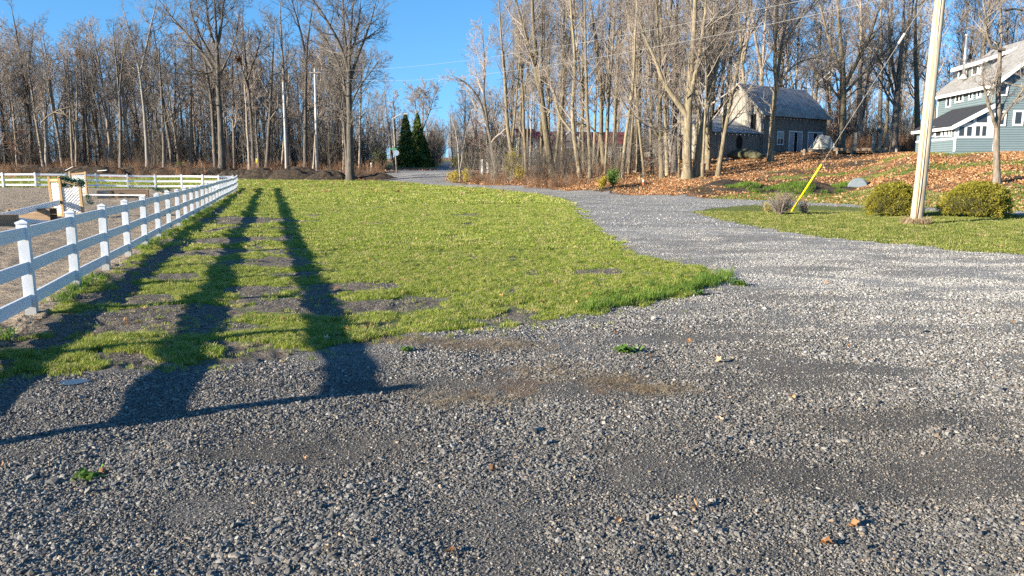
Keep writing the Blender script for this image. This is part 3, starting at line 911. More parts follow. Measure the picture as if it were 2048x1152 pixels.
def tree_meshes(name, seed, trunk_lines, bark, twig, style):
    """trunk_lines: list of (points, r_base, r_top); STYLE holds the branching numbers"""
    r = np.random.default_rng(seed)
    st = dict(n1=16, n2=7, n3=6, n4=0, tmin=.38, ang=42, l1=.26, up=.35, wob=.13, flare=1.0, minr=.012)
    st.update(style)
    tp, par = [], []
    for li, (p, rb, rt) in enumerate(trunk_lines):
        n = 15
        q = resample(p, n, st.get('twob', .05), r)
        tt = np.linspace(0, 1, n)
        R = rb * (1 - tt) ** .75 * (1 - rt / rb) + rt
        if li == 0 and st['flare']: R *= 1 + .55 * st['flare'] * np.exp(-tt * 28)
        q = q[None]; R = R[None]
        tp.append(tubes(q, R, 9)); par.append((q, R))
    pts = np.concatenate([a for a, _ in par]); rad = np.concatenate([b for _, b in par])
    full = st.get('length') or np.linalg.norm(np.diff(pts[0], axis=0), axis=-1).sum()
    tw = []
    p1, r1 = children(r, pts, rad, st['n1'], st['tmin'], st['ang'], 10, st['l1'], 7, st['up'], st['wob'], rfac=.55, k=.012, shape=.55, lens=full)
    tw.append(tubes(p1, np.maximum(r1, st['minr']), 5))
    p2, r2 = children(r, p1, r1, st['n2'], .22, 45, 14, .50, 5, .25, st['wob'] * 1.3, rfac=.62, k=.011, shape=.4)
    tw.append(tubes(p2, np.maximum(r2, st['minr']), 4))
    p3, r3 = children(r, p2, r2, st['n3'], .2, 42, 16, .52, 3, .15, st['wob'] * 1.5, rfac=.65, k=.011, shape=.4)
    tw.append(tubes(p3, np.maximum(r3, st['minr'] * .85), 3))
    ends = p3[:, -1]
    if st['n4']:
        p4, r4 = children(r, p3, r3, st['n4'], .2, 40, 15, .55, 2, .1, st['wob'], rfac=.7, k=.012, shape=.3)
        tw.append(tubes(p4, np.maximum(r4, st['minr'] * .7), 3)); ends = p4[:, -1]
    V, Q = join(tp); tm = np_mesh(name + '_trunk', V, Q, M[bark], True)
    V, Q = join(tw); cm = np_mesh(name + '_crown', V, Q, M[twig], True)
    return tm, cm, ends

TREES = 0
def put_tree(meshes, loc, rz, s, label, group=None, name='bare_tree', tilt=(0, 0)):
    global TREES
    TREES += 1
    t = thing(name, loc, rz, label, 'tree', group)
    t.scale = (s[0], s[0], s[1]) if hasattr(s, '__len__') else (s, s, s)
    t.rotation_euler = (tilt[0], tilt[1], rz)
    link(bpy.data.objects.new('trunk', meshes[0]), t)
    link(bpy.data.objects.new('crown', meshes[1]), t)
    return t

# prototypes of forest trees, about 20 m tall
def proto(i, bark, twig, h=20, r0=.20, **st):
    r = random.Random(i * 17 + 3)
    lx, ly = r.uniform(-.9, .9), r.uniform(-.9, .9)
    line = [(0, 0, -.4), (lx * .15, ly * .15, h * .25), (lx * .5, ly * .6, h * .55), (lx, ly, h)]
    lines = [(line, r0, .02)]
    if st.pop('fork', False):
        z = h * r.uniform(.3, .5)
        a = r.uniform(0, 6.28)
        lines.append(([(lx * .35, ly * .35, z - .5), (lx * .4 + math.cos(a) * 1.0, ly * .4 + math.sin(a) * 1.0, z + h * .12), (lx + math.cos(a) * 2.4, ly + math.sin(a) * 2.4, h * .93)], r0 * .62, .02))
    return tree_meshes('forest_tree', 500 + i, lines, bark, twig, st)

PG = [proto(i, 'bark_grey', 'twig_grey', 20, .20 + .03 * (i % 3), n1=15, n2=7, n3=6, fork=(i % 2 == 0), l1=.24, tmin=.36, ang=38, minr=.016) for i in range(7)]
PD = [proto(20 + i, 'bark_dark', 'twig_dark', 20, .24, n1=17, n2=8, n3=5, fork=(i % 2 == 1), l1=.28, tmin=.30, ang=46, minr=.016) for i in range(4)]
PP = [proto(30 + i, 'bark_pale', 'twig_grey', 20, .21, n1=10, n2=7, n3=5, l1=.22, tmin=.45, ang=36, minr=.015) for i in range(2)]
PT = [proto(40 + i, 'bark_tan', 'twig_tan', 22, .22 + .03 * (i % 3), n1=15, n2=7, n3=6, n4=2, fork=(i % 2 == 0), l1=.24, tmin=.28, ang=40, minr=.012) for i in range(7)]
# cheap ones for the far mass
PF = [proto(60 + i, 'bark_grey', 'twig_grey', 19, .17, n1=12, n2=6, n3=4, l1=.24, tmin=.3, ang=38, minr=.024) for i in range(5)]
PFT = [proto(70 + i, 'bark_tan', 'twig_tan', 19, .17, n1=12, n2=6, n3=4, l1=.24, tmin=.25, ang=38, minr=.024) for i in range(4)]

def joined(meshes, name):
    """trunk and crown of a prototype as one mesh for the far mass"""
    a, b = meshes[0], meshes[1]
    def get(m):
        v = np.empty(len(m.vertices) * 3, np.float32); m.vertices.foreach_get('co', v)
        q = np.empty(len(m.loops), np.int32); m.loops.foreach_get('vertex_index', q)
        return v.reshape(-1, 3), q.reshape(-1, 4)
    (va, qa), (vb, qb) = get(a), get(b)
    me = np_mesh(name, np.concatenate([va, vb]), np.concatenate([qa, qb + len(va)]), a.materials[0], True)
    me.materials.append(b.materials[0])
    mi = np.zeros(len(qa) + len(qb), np.int32); mi[len(qa):] = 1
    me.polygons.foreach_set('material_index', mi)
    return me

def px_line(Y, pts, top=None):
    """a trunk seen through the given picture points, standing at distance Y"""
    out = []
    for i, (a, b) in enumerate(pts):
        p = P(a, b, Y); out.append(p)
    return out

def hero(Y, pts, width, label, bark='bark_grey', twig='twig_grey', forks=(), seed=1, top_r=.03, group=None, name='bare_tree', **st):
    """pts: base to top in picture points, forks: (points, width)"""
    px, py = pts[0]
    if Y is None: Y = G(px, py)[1]
    bx_ = X(px, Y, hz((px - 1024) / F * Y, Y)); z0 = hz(bx_, Y)
    base = Vector((bx_, Y, z0))
    print('hero', px, py, 'Y', round(Y, 1), 'h', round(z0, 2))
    w = width / F * Y / 2 / math.hypot(1, (px - 1024) / F)
    line = [Vector((bx_, Y, z0 - .4)) - base] + [p - base for p in px_line(Y, pts[1:])]
    r = random.Random(seed)
    dy = r.uniform(-1, 1)
    for i, p in enumerate(line): p.y += dy * (i / len(line))
    lines = [([tuple(p) for p in line], w, top_r)]
    for fp, fw in forks:
        fl = [p - base for p in px_line(Y, fp)]
        ff = r.uniform(-1.5, 1.5)
        for i, p in enumerate(fl): p.y += ff * (i / len(fl)) + dy * .3
        lines.append(([tuple(p) for p in fl], fw / F * Y / 2, .02))
    tm, cm, ends = tree_meshes('tree', seed, lines, bark, twig, st)
    t = put_tree((tm, cm), base, 0, 1, label, group, name)
    return t, ends, base

GR = 'bark_grey'; DK = 'bark_dark'; TN = 'bark_tan'; TT = 'twig_tan'; TD = 'twig_dark'
# --- the left wood, front row
hero(118, [(64, 342), (60, 250), (50, 170), (38, 90), (22, 10)], 9, 'dark twin-stemmed tree behind the far fence near the reddish leaves', DK, TD, [([(62, 300), (52, 200), (62, 120), (75, 40)], 6)], 101, n1=16, l1=.2, tmin=.3)
hero(116, [(93, 343), (92, 240), (90, 160), (88, 130)], 9, 'pale trunk with a broken dead top in the left wood', 'bark_pale', 'twig_grey', (), 102, n1=8, l1=.14, tmin=.6)
hero(118, [(170, 343), (168, 250), (160, 170), (155, 105), (150, 60)], 7, 'dark leaning tree holding a leafy squirrel nest', DK, TD, (), 103, n1=14, l1=.2, tmin=.4)
hero(117, [(228, 343), (215, 270), (205, 190), (190, 110), (170, 40)], 8, 'grey tree leaning left in front of the deep wood', GR, 'twig_grey', (), 104, l1=.24, tmin=.4)
hero(112, [(241, 343), (240, 260), (236, 170), (226, 90), (222, 40)], 8, 'straight dark tree beside the pale forked one', DK, TD, [([(238, 190), (246, 120), (262, 60)], 4)], 105, n1=16, l1=.2)
hero(112, [(295, 343), (290, 250), (283, 180), (278, 145), (262, 80), (245, 20)], 8, 'pale smooth-barked tree forking in a wide V above the fence', 'bark_pale', 'twig_grey', [([(280, 150), (288, 100), (300, 40), (310, -10)], 5)], 106, n1=12, l1=.2, tmin=.45)
hero(110, [(329, 345), (328, 280), (325, 200), (320, 140), (318, 80)], 9, 'dark tree with many short crooked side limbs near the fence bend', DK, TD, (), 107, n1=22, l1=.17, tmin=.25, ang=60)
hero(102, [(443, 345), (443, 270), (438, 200), (436, 130), (434, 60), (428, -20)], 15, 'great twin-trunked dark tree with a broad crown behind the fence corner', DK, TD,
     [([(436, 160), (425, 130), (400, 100), (365, 60), (330, 20), (310, -10)], 8), ([(434, 100), (418, 60), (410, 0), (405, -40)], 7), ([(440, 150), (432, 140), (405, 152), (380, 148), (355, 130)], 5), ([(436, 90), (446, 40), (452, -20)], 7), ([(434, 130), (412, 90), (385, 30), (380, -30)], 6), ([(441, 150), (462, 110), (478, 60), (485, 10)], 4)],
     108, n1=13, n2=8, n3=7, l1=.17, tmin=.25, ang=48, length=26)
hero(103, [(431, 345), (428, 270), (424, 200), (410, 120), (395, 60)], 9, 'slimmer dark trunk close against the great twin-trunked tree', DK, TD, (), 109, n1=12, l1=.18)
hero(108, [(508, 343), (503, 250), (496, 180), (488, 110), (480, 20)], 8, 'dark tree carrying a round nest left of the utility poles', DK, TD, [([(496, 180), (478, 120), (465, 60)], 4), ([(494, 160), (508, 110), (520, 60)], 4)], 110, n1=14, l1=.18)
hero(100, [(519, 347), (516, 300), (512, 250), (508, 200)], 8, 'short dark trunk standing behind the soil heaps', DK, TD, (), 111, n1=12, l1=.2, tmin=.3)
hero(108, [(575, 343), (572, 250), (568, 150), (563, 60), (560, 0)], 9, 'tall grey tree just beside the thin utility pole', GR, TD, (), 112, n1=16, l1=.18)
hero(106, [(611, 344), (610, 250), (612, 160), (614, 100), (618, 60), (630, 0)], 9, 'dark tree forking high between the two utility poles', DK, TD, [([(613, 110), (600, 60), (585, 10), (575, -30)], 5)], 113, n1=14, l1=.2, tmin=.35)
hero(94, [(701, 353), (700, 300), (700, 240), (699, 170), (700, 110), (704, 40), (710, -20)], 16, 'great spreading dark tree alone at the end of the lawn', DK, TD,
     [([(699, 150), (690, 110), (668, 60), (640, 15), (610, -20)], 8), ([(699, 170), (712, 120), (728, 80), (745, 30), (752, -10)], 7), ([(700, 130), (690, 70), (688, 0), (680, -40)], 7), ([(699, 215), (686, 150), (660, 95), (632, 50)], 5), ([(701, 210), (720, 170), (745, 140), (760, 120)], 4), ([(699, 230), (680, 215), (655, 205), (640, 180)], 3), ([(700, 120), (715, 60), (722, 0)], 6)],
     114, n1=13, n2=8, n3=7, n4=0, l1=.16, tmin=.2, ang=52, length=26)
hero(96, [(694, 352), (691, 300), (688, 240), (680, 180), (668, 120)], 7, 'thin dark trunk tucked behind the great spreading tree', DK, TD, (), 115, n1=14, l1=.2)

# --- the grove in the middle
S1 = dict(n1=13, n2=7, n3=6, n4=3, l1=.19, tmin=.22, minr=.008, length=22)
S2 = dict(n1=14, n2=6, n3=6, l1=.20, tmin=.25, minr=.009, length=20)
hero(None, [(1106, 356), (1096, 300), (1084, 210), (1076, 150), (1068, 80), (1062, -40), (1058, -120)], 15, 'thick leaning tree at the grove edge with two tall stems', TN, TT, [([(1085, 215), (1068, 130), (1048, 70), (1030, 10), (1018, -60)], 9)], 201, **S1)
hero(None, [(1116, 340), (1122, 260), (1128, 170), (1130, 60), (1134, -80)], 9, 'straight slim tree just behind the thick leaning one', TN, TT, (), 202, **S2)
hero(None, [(1163, 358), (1152, 300), (1140, 250), (1150, 150), (1140, 20), (1136, -90)], 10, 'bent trunk curving back over the leaf bank', TN, TT, [([(1142, 262), (1120, 236), (1105, 180), (1085, 120)], 5)], 203, **S2)
hero(None, [(1181, 357), (1178, 290), (1172, 200), (1170, 100), (1166, -60)], 8, 'slim straight tree between two bent ones', TN, TT, (), 204, **S2)
hero(None, [(1211, 340), (1211, 315), (1200, 290), (1198, 270), (1204, 200), (1196, 110), (1180, 10), (1170, -90)], 10, 'U-forked tree rising beside the green shrub', TN, TT, [([(1211, 316), (1216, 280), (1219, 200), (1222, 80), (1224, -60)], 8), ([(1196, 270), (1180, 250), (1150, 247), (1124, 246)], 4)], 205, **S2)
hero(None, [(1243, 358), (1246, 320), (1250, 270), (1262, 190), (1266, 80), (1270, -80)], 8, 'slender leaning tree near the white stake', TN, TT, (), 206, **S2)
hero(None, [(1259, 335), (1259, 280), (1262, 200), (1268, 90), (1270, -60)], 11, 'dark trunk standing in shade before the white car', DK, TT, (), 207, **S2)
hero(None, [(1277, 346), (1276, 290), (1278, 200), (1277, 100), (1283, -80)], 11, 'tall straight tree with pale yellow bark above the marker stake', TN, TT, [([(1277, 130), (1262, 60), (1250, -30)], 6)], 208, **S2)
hero(None, [(1325, 357), (1322, 310), (1320, 270), (1322, 200), (1318, 100), (1310, -60)], 10, 'tree with a broken orange-scarred side limb', TN, TT, [([(1321, 275), (1304, 256), (1293, 226), (1290, 200)], 6)], 209, **S2)
hero(None, [(1350, 344), (1348, 290), (1348, 200), (1352, 100), (1356, -60)], 13, 'dark shaded trunk against the pale shed end', DK, TT, (), 210, **S2)
hero(None, [(1375, 357), (1376, 300), (1376, 225), (1382, 160), (1386, 80), (1392, -20), (1396, -150)], 19, 'stoutest tree of the grove with a great limb bending off to one side', TN, TT,
     [([(1376, 235), (1356, 200), (1332, 168), (1318, 120), (1298, 70), (1280, 20)], 12), ([(1378, 210), (1392, 150), (1402, 100), (1410, 30), (1412, -50)], 11), ([(1374, 245), (1360, 243), (1340, 262)], 4)], 211, **S1)
hero(None, [(1391, 353), (1397, 300), (1404, 240), (1418, 180), (1434, 110), (1452, 50), (1470, -10), (1495, -80)], 14, 'thick tree sweeping outward across the grove', TN, TT, [([(1416, 190), (1424, 120), (1432, 40), (1436, -50)], 8)], 212, **S1)
hero(None, [(1405, 354), (1405, 300), (1409, 220), (1410, 120), (1404, -20)], 6, 'thin straight stem between two thick grove trees', TN, TT, (), 213, **S2)
hero(None, [(1415, 326), (1412, 270), (1412, 180), (1420, 60), (1424, -60)], 12, 'tree standing by the wall of the low shed', TN, TT, (), 214, **S2)
hero(None, [(1434, 353), (1441, 310), (1450, 240), (1466, 160), (1480, 100), (1492, 20), (1500, -60)], 9, 'slender trunk leaning across the front of the low shed', TN, TT, (), 215, **S2)
hero(None, [(1358, 356), (1359, 300), (1362, 200), (1360, 80)], 5, 'young thin tree hugging the stoutest trunk', TN, TT, (), 216, **S2)
hero(None, [(1541, 324), (1545, 260), (1553, 190), (1563, 130), (1572, 80), (1582, 20), (1590, -60)], 12, 'pale leaning tree directly in front of the grey barn', TN, TT,
     [([(1556, 182), (1550, 120), (1556, 40), (1560, -60)], 8), ([(1558, 175), (1575, 140), (1610, 118), (1650, 115), (1670, 105)], 4), ([(1572, 90), (1598, 40), (1625, 10), (1650, -30)], 5)], 217, **S1)
hero(82, [(1680, 291), (1684, 230), (1686, 170), (1682, 100), (1676, 40), (1668, -40)], 17, 'big dark forking tree beside the tarp covered heap', TN, TT,
     [([(1686, 175), (1706, 130), (1730, 90), (1745, 40), (1765, -20)], 9), ([(1684, 150), (1664, 90), (1650, 30), (1640, -30)], 8), ([(1690, 185), (1720, 150), (1760, 110), (1790, 70)], 6), ([(1680, 200), (1650, 165), (1620, 140)], 4)], 218, **S1)
hero(90, [(1718, 245), (1719, 190), (1722, 120), (1724, 20), (1722, -60)], 13, 'tall trunk standing behind the big forking tree', GR, TT, (), 219, **S2)
hero(84, [(1788, 280), (1792, 230), (1795, 190), (1800, 130), (1806, 60), (1812, -20)], 17, 'big tree with low arching limbs above the deck posts', DK, TT,
     [([(1794, 200), (1780, 160), (1760, 130), (1745, 100)], 6), ([(1796, 180), (1780, 110), (1775, 40), (1765, -30)], 7), ([(1793, 215), (1775, 190), (1755, 150), (1740, 130)], 5)], 220, **S1)
hero(86, [(1836, 245), (1833, 190), (1830, 120), (1826, 40), (1830, -50)], 14, 'upright trunk just left of the leaning utility pole', TN, TT, (), 221, **S2)
hero(None, [(1995, 368), (1996, 310), (2001, 250), (2006, 200), (2011, 150), (2014, 90), (2018, 20), (2020, -60)], 16, 'grey tree with a low crooked fork in front of the blue house', 'bark_grey', TT,
     [([(1998, 256), (1985, 236), (1972, 205), (1958, 165), (1952, 135)], 8), ([(2014, 98), (1990, 97), (1980, 80), (1972, 40), (1970, 0)], 6), ([(2013, 165), (2030, 175), (2060, 185)], 3), ([(2006, 240), (2020, 215), (2040, 190), (2055, 150)], 5), ([(2017, 20), (2040, 14), (2070, 18)], 5)],
     222, n1=9, n2=6, n3=6, n4=2, l1=.12, tmin=.3, minr=.007, length=17)

# left edge of the grove and the road gap
hero(88, [(995, 350), (985, 300), (976, 250), (962, 200), (940, 165), (905, 150)], 9, 'dark tree arching out over the driveway', DK, 'twig_grey', [([(976, 250), (968, 190), (972, 120), (966, 60)], 5)], 230, n1=15, l1=.2, tmin=.3, length=20)
hero(84, [(1030, 352), (1020, 290), (1012, 220), (1008, 140), (1000, 60), (995, -20)], 9, 'tall leaning tree at the grove corner by yellow leaves', TN, TT, (), 231, **S2)
hero(84, [(1052, 352), (1050, 290), (1046, 210), (1040, 120), (1032, 30)], 8, 'slim tree above the yellow-leaved shrub', TN, TT, [([(1046, 200), (1056, 130), (1060, 60)], 4)], 232, **S2)
hero(92, [(920, 350), (916, 310), (910, 260), (900, 230)], 4, 'pale thin sapling pair beside the driveway mouth', 'bark_pale', TT, [([(920, 345), (926, 300), (936, 250)], 3)], 233, n1=8, n2=5, n3=4, l1=.2)
hero(200, [(842, 318), (844, 270), (846, 220), (848, 165)], 5, 'round-crowned bare tree rising beyond the spruces', GR, 'twig_grey', [([(844, 270), (832, 220), (828, 180)], 3), ([(845, 260), (862, 215), (868, 180)], 3)], 234, n1=14, n2=7, n3=6, l1=.28, tmin=.35, minr=.03)
hero(170, [(790, 330), (790, 280), (788, 230), (786, 190)], 5, 'thin bare tree left of the road sign', GR, 'twig_grey', (), 235, n1=14, n2=7, n3=5, l1=.28, tmin=.3, minr=.03)

def spot(px, Y): 
    x = (px - 1024) / (F * CP) * Y
    return Vector((x, Y, hz(x, Y)))
def fill(n, pxr, Yr, protos, hr, labels, group, seed, wob=.05, avoid=(), rows=None, thin=1.0):
    r = random.Random(seed)
    for i in range(n):
        px = pxr[0] + (pxr[1] - pxr[0]) * (i + r.random()) / n; Y = r.uniform(*Yr)
        if rows: Y = G(px, r.uniform(*rows))[1]
        loc = spot(px, Y)
        if any(a[0] < px < a[1] and a[2] < Y < a[3] for a in avoid): continue
        loc.z -= .1
        h = r.uniform(*hr); k = r.randrange(len(protos)); sx = h * r.uniform(.8, 1.15) * thin
        put_tree(protos[k], loc, r.uniform(0, 6.28), (sx, h), labels(px, k, r), group, tilt=(r.gauss(0, wob), r.gauss(0, wob)))

def lab_left(px, k, r):
    where = 'behind the far fence gate' if px < 60 else 'behind the lattice jump' if px < 185 else 'behind the low jump panel' if px < 300 else 'behind the curving fence' if px < 420 else 'beside the soil heaps' if px < 560 else 'around the utility poles' if px < 660 else 'near the great spreading tree'
    return where
fill(50, (-180, 735), (110, 126), PG + PD[:1], (.85, 1.1), lambda px, k, r: ('slender grey' if k < 7 else 'slender dark') + ' bare tree ' + lab_left(px, k, r), 'bare trees along the front of the left wood', 31)
fill(40, (-180, 715), (124, 140), PG + PP, (.85, 1.15), lambda px, k, r: ('grey' if k < 7 else 'pale') + ' bare tree deeper in the wood ' + lab_left(px, k, r), 'bare trees deeper in the left wood', 32)
def lab_right(px):
    return 'behind the red-roofed house' if px < 1260 else 'behind the low shed' if px < 1440 else 'behind the barn' if px < 1640 else 'behind the wooden deck' if px < 1860 else 'behind the blue house'
fill(23, (1010, 1440), (66, 84), PT, (.85, 1.15), lambda px, k, r: 'slim sunlit bare tree in the grove, ' + ('near the yellow leaves' if px < 1080 else 'near the green shrub' if px < 1250 else 'near the white stake' if px < 1340 else 'near the low shed'), 'slim bare trees of the grove', 33, .06, rows=(338, 354), thin=.62)
fill(20, (1010, 1400), (98, 112), PT + PG[:2], (.8, 1.1), lambda px, k, r: 'bare tree in the back of the grove ' + lab_right(px).replace('behind', 'before'), 'bare trees at the back of the grove', 34, .05, thin=.7)
fill(36, (1300, 2180), (100, 122), PT + PG[:3], (.95, 1.3), lambda px, k, r: 'tall bare tree ' + lab_right(px), 'tall bare trees behind the buildings', 35, .04)
fill(26, (740, 1020), (132, 190), PG, (.5, .85), lambda px, k, r: 'small bare tree by the far side road' + (', left of the spruces' if px < 810 else ', right of the spruces' if px > 870 else ''), 'small bare trees beside the far road', 36, .04, avoid=[(795, 900, 0, 170)])
print('trees', TREES)

# the far wood that reads as one mass
def mass(name, label, n, a0, a1, y0, y1, protos, s0, s1, seed, keep=None):
    r = np.random.default_rng(seed)
    y = r.uniform(y0, y1, n); x = r.uniform(a0, a1, n) * y
    if keep is not None:
        ok = keep(x, y); x, y = x[ok], y[ok]
    s = r.uniform(s0, s1, len(x)); e = np.zeros((len(x), 3)); e[:, 2] = r.uniform(0, 6.28, len(x)); e[:, :2] = r.normal(0, .04, (len(x), 2))
    scatter(name, label, np.stack([x, y, HT(x, y) - .15], -1), s, e, protos)
FM = [joined(p, 'far_tree') for p in PF]
FMT = [joined(p, 'far_tree') for p in PFT]
mass('far_wood', 'dense grey bare wood stretching away behind the far fence', 300, -1.0, -.205, 138, 215, FM, .8, 1.12, 51)
mass('far_wood', 'low grey wood closing the view down the side road', 240, -.20, .10, 215, 330, FM, .5, .75, 53)
mass('far_wood', 'bare brown wood rising behind the barn and houses', 150, -.02, 1.0, 122, 190, FM + FMT, .85, 1.2, 52, lambda x, y: ~((x / y < .15) & (y < 150)))

# saplings and brush
def sapling(i, h=5, n=7, mat='sapling', rr=.018):
    r = np.random.default_rng(700 + i); P0 = []; R0 = []
    for k in range(n):
        b = np.array([r.normal(0, .25), r.normal(0, .25), -.1]); hh = h * r.uniform(.5, 1.1); d = np.array([r.normal(0, .12), r.normal(0, .12), 1.0])
        q = [b]
        for s in range(5): q.append(q[-1] + d * hh / 5); d = norm(d + r.normal(0, .1, 3) * [1, 1, .3])
        P0.append(q); R0.append(rr * r.uniform(.6, 1.3) * np.linspace(1, .3, 6))
    p, q = np.array(P0), np.array(R0)
    c1, cr = children(r, p, q, 7, .2, 40, 12, .30, 3, .3, .12, k=.01)
    c2, cr2 = children(r, c1, cr, 4, .2, 40, 12, .5, 2, .2, .12, k=.012)
    V, Q = join([tubes(p, q, 4), tubes(c1, np.maximum(cr, rr * .42), 3), tubes(c2, np.maximum(cr2, rr * .36), 3)])
    return np_mesh('sapling', V, Q, M[mat], True)
SAP = [sapling(i) for i in range(5)]
SAPB = [sapling(10 + i, 5, 6, 'sapling', .026) for i in range(4)]
BRUSH = [sapling(20 + i, 1.3, 12, 'brush', .010) for i in range(5)]
def scat_band(name, label, n, pxr, Yr, protos, s0, s1, seed, clump=.0):
    r = np.random.default_rng(seed)
    px = r.uniform(pxr[0], pxr[1], n); y = r.uniform(Yr[0], Yr[1], n); x = (px - 1024) / (F * CP) * y
    mk = masks(x, y); ok = ~(mk['road'] | mk['lawn'] | mk['apron'] | mk['strip'] | mk['island'] | mk['sand']) & mk['back']
    if clump: ok &= fbm(x * .25, y * .25, seed, 3) > clump
    x, y = x[ok], y[ok]
    e = np.zeros((len(x), 3)); e[:, 2] = r.uniform(0, 6.28, len(x)); e[:, :2] = r.normal(0, .08, (len(x), 2))
    scatter(name, label, np.stack([x, y, HT(x, y) - .05], -1), r.uniform(s0, s1, len(x)), e, protos)
scat_band('undergrowth', 'thin grey saplings filling the floor of the left wood', 900, (-500, 770), (114, 185), SAPB, .7, 1.9, 61)
scat_band('undergrowth', 'low reddish brush at the foot of the left wood', 1500, (-500, 770), (98, 150), BRUSH, .6, 1.6, 62)
scat_band('undergrowth', 'thin tan saplings standing among the grove trees', 110, (905, 1330), (69, 100), SAP, .4, 1.1, 63)
scat_band('undergrowth', 'reddish brown brush beside the driveway bend', 750, (880, 1290), (70, 96), BRUSH, .35, .95, 64, .42)
scat_band('undergrowth', 'thin brown saplings behind the deck and barn', 900, (1280, 2500), (98, 150), SAPB, .5, 1.6, 65)
scat_band('undergrowth', 'grey brown thicket along the far side road', 260, (905, 1060), (118, 240), SAPB, .5, 1.5, 66)
scat_band('undergrowth', 'bare brown thicket right behind the spruces', 110, (862, 925), (150, 200), SAPB, 1.0, 1.9, 68)
scat_band('undergrowth', 'low brown brush on the bank behind the deck', 700, (1640, 2400), (84, 100), BRUSH, .8, 1.9, 67)

# retained rusty leaves on a few low limbs
def leaf_cloud(name, label, c, r3, n, mat, size=.10, cat=None, seed=5, tidy=None):
    r = np.random.default_rng(seed)
    k = r.normal(0, 1, (n, 3)) * .5 * np.array(r3)
    q = r.normal(0, 1, (n, 4, 3))
    a = norm(q[:, 0]); b = norm(np.cross(a, q[:, 1]))
    s = size * r.uniform(.6, 1.3, (n, 1))
    V = np.stack([k - a * s, k + b * s * .6, k + a * s, k - b * s * .6], 1).reshape(-1, 3)
    me = np_mesh(name, V, np.arange(n * 4).reshape(-1, 4), mat)
    o = bpy.data.objects.new(name, me); o.location = c
    return o

def shrub(loc, w, h, mat, label, category='shrub', name='shrub', n=1500, size=.05, stems=9, seed=1, twigmat='bark_grey', clumps=14):
    r = np.random.default_rng(seed)
    t = thing(name, loc, 0, label, category)
    P0, R0 = [], []
    for k in range(stems):
        a = r.uniform(0, 6.28); e = np.array([math.cos(a) * w * .4 * r.random(), math.sin(a) * w * .4 * r.random(), h * r.uniform(.6, 1)])
        q = [np.array([0, 0, -.05]) + e * f * [1, 1, 1] + r.normal(0, .02, 3) * f + np.array([0, 0, 0]) for f in np.linspace(0, 1, 5)]
        P0.append(q); R0.append(.015 * np.linspace(1, .3, 5))
    p, q = np.array(P0), np.array(R0)
    c1, cr = children(r, p, q, 8, .2, 45, 12, .35, 3, .2, .15, k=.012)
    V, Q = join([tubes(p, q, 4), tubes(c1, np.maximum(cr, .004), 3)])
    link(bpy.data.objects.new('stem', np_mesh('stem', V, Q, M[twigmat], True)), t)
    if n:
        tips = c1.reshape(-1, 3); k = tips[r.integers(0, len(tips), n)] + r.normal(0, w * .05, (n, 3))
        a = norm(r.normal(0, 1, (n, 3))); b = norm(np.cross(a, r.normal(0, 1, (n, 3)))); s = size * r.uniform(.6, 1.3, (n, 1))
        V = np.stack([k - a * s, k + b * s * .6, k + a * s, k - b * s * .6], 1).reshape(-1, 3)
        link(bpy.data.objects.new('foliage', np_mesh('foliage', V, np.arange(n * 4).reshape(-1, 4), mat)), t)
    return t
def at(px, Y, dz=0): 
    v = spot(px, Y); v.z += dz; return v
shrub(at(1020, 80), 2.6, 3.3, M['yellow_leaf'], 'shrub thick with yellow leaves at the grove corner', n=1900, size=.06, seed=3)
shrub(at(1040, 78), 1.8, 1.6, M['yellow_leaf'], 'low yellow shrub beside the taller yellow one', n=800, size=.06, seed=4)
shrub(at(908, 88), 2.8, 1.6, M['yellow_leaf'], 'sprawling yellow-tinged shrub at the driveway mouth', n=700, size=.06, seed=5)
shrub(at(935, 86), 1.6, 1.9, M['yellow_leaf'], 'sparse upright yellow shrub near the pale saplings', n=450, size=.06, seed=8)
shrub(at(1222, 64), 1.7, 1.5, M['green_leaf'], 'dense green shrub under the U-forked tree', n=2600, size=.05, seed=6, stems=14)
shrub(at(1200, 63.5), 1.2, 1.2, M['yellow_leaf'], 'yellow-green shrub joined to the green one', n=1100, size=.05, seed=7)
shrub(at(375, 104), 1.5, 1.2, M['green_leaf'], 'small bright green shrub behind the fence bend', n=700, size=.08, seed=9)
shrub(at(765, 122), 5, 3.2, M['spruce'], 'dark evergreen bush across the road by a white post', n=2600, size=.12, seed=10)
shrub(at(920, 120), 4, 2.4, M['cedar'], 'olive bush at the corner of the side road', n=1500, size=.12, seed=12)
# dry cut-back bush round the guy guard
shrub(at(1553, 33.3), 2.0, 1.05, M['leaf_rust'], 'dry brown cut-back bush on the grass island', name='dry_bush', n=110, size=.03, seed=13, stems=90, twigmat='twig_tan')
shrub(at(1600, 33.6), 1.3, .75, M['leaf_rust'], 'small dry bush at the foot of the yellow guy guard', name='dry_bush', n=30, size=.03, seed=14, stems=24, twigmat='twig_tan')
shrub(at(1530, 35.2), 1.4, .55, M['yellow_leaf'], 'straggly greenish bush behind the dry one', n=320, size=.03, seed=15, stems=16)

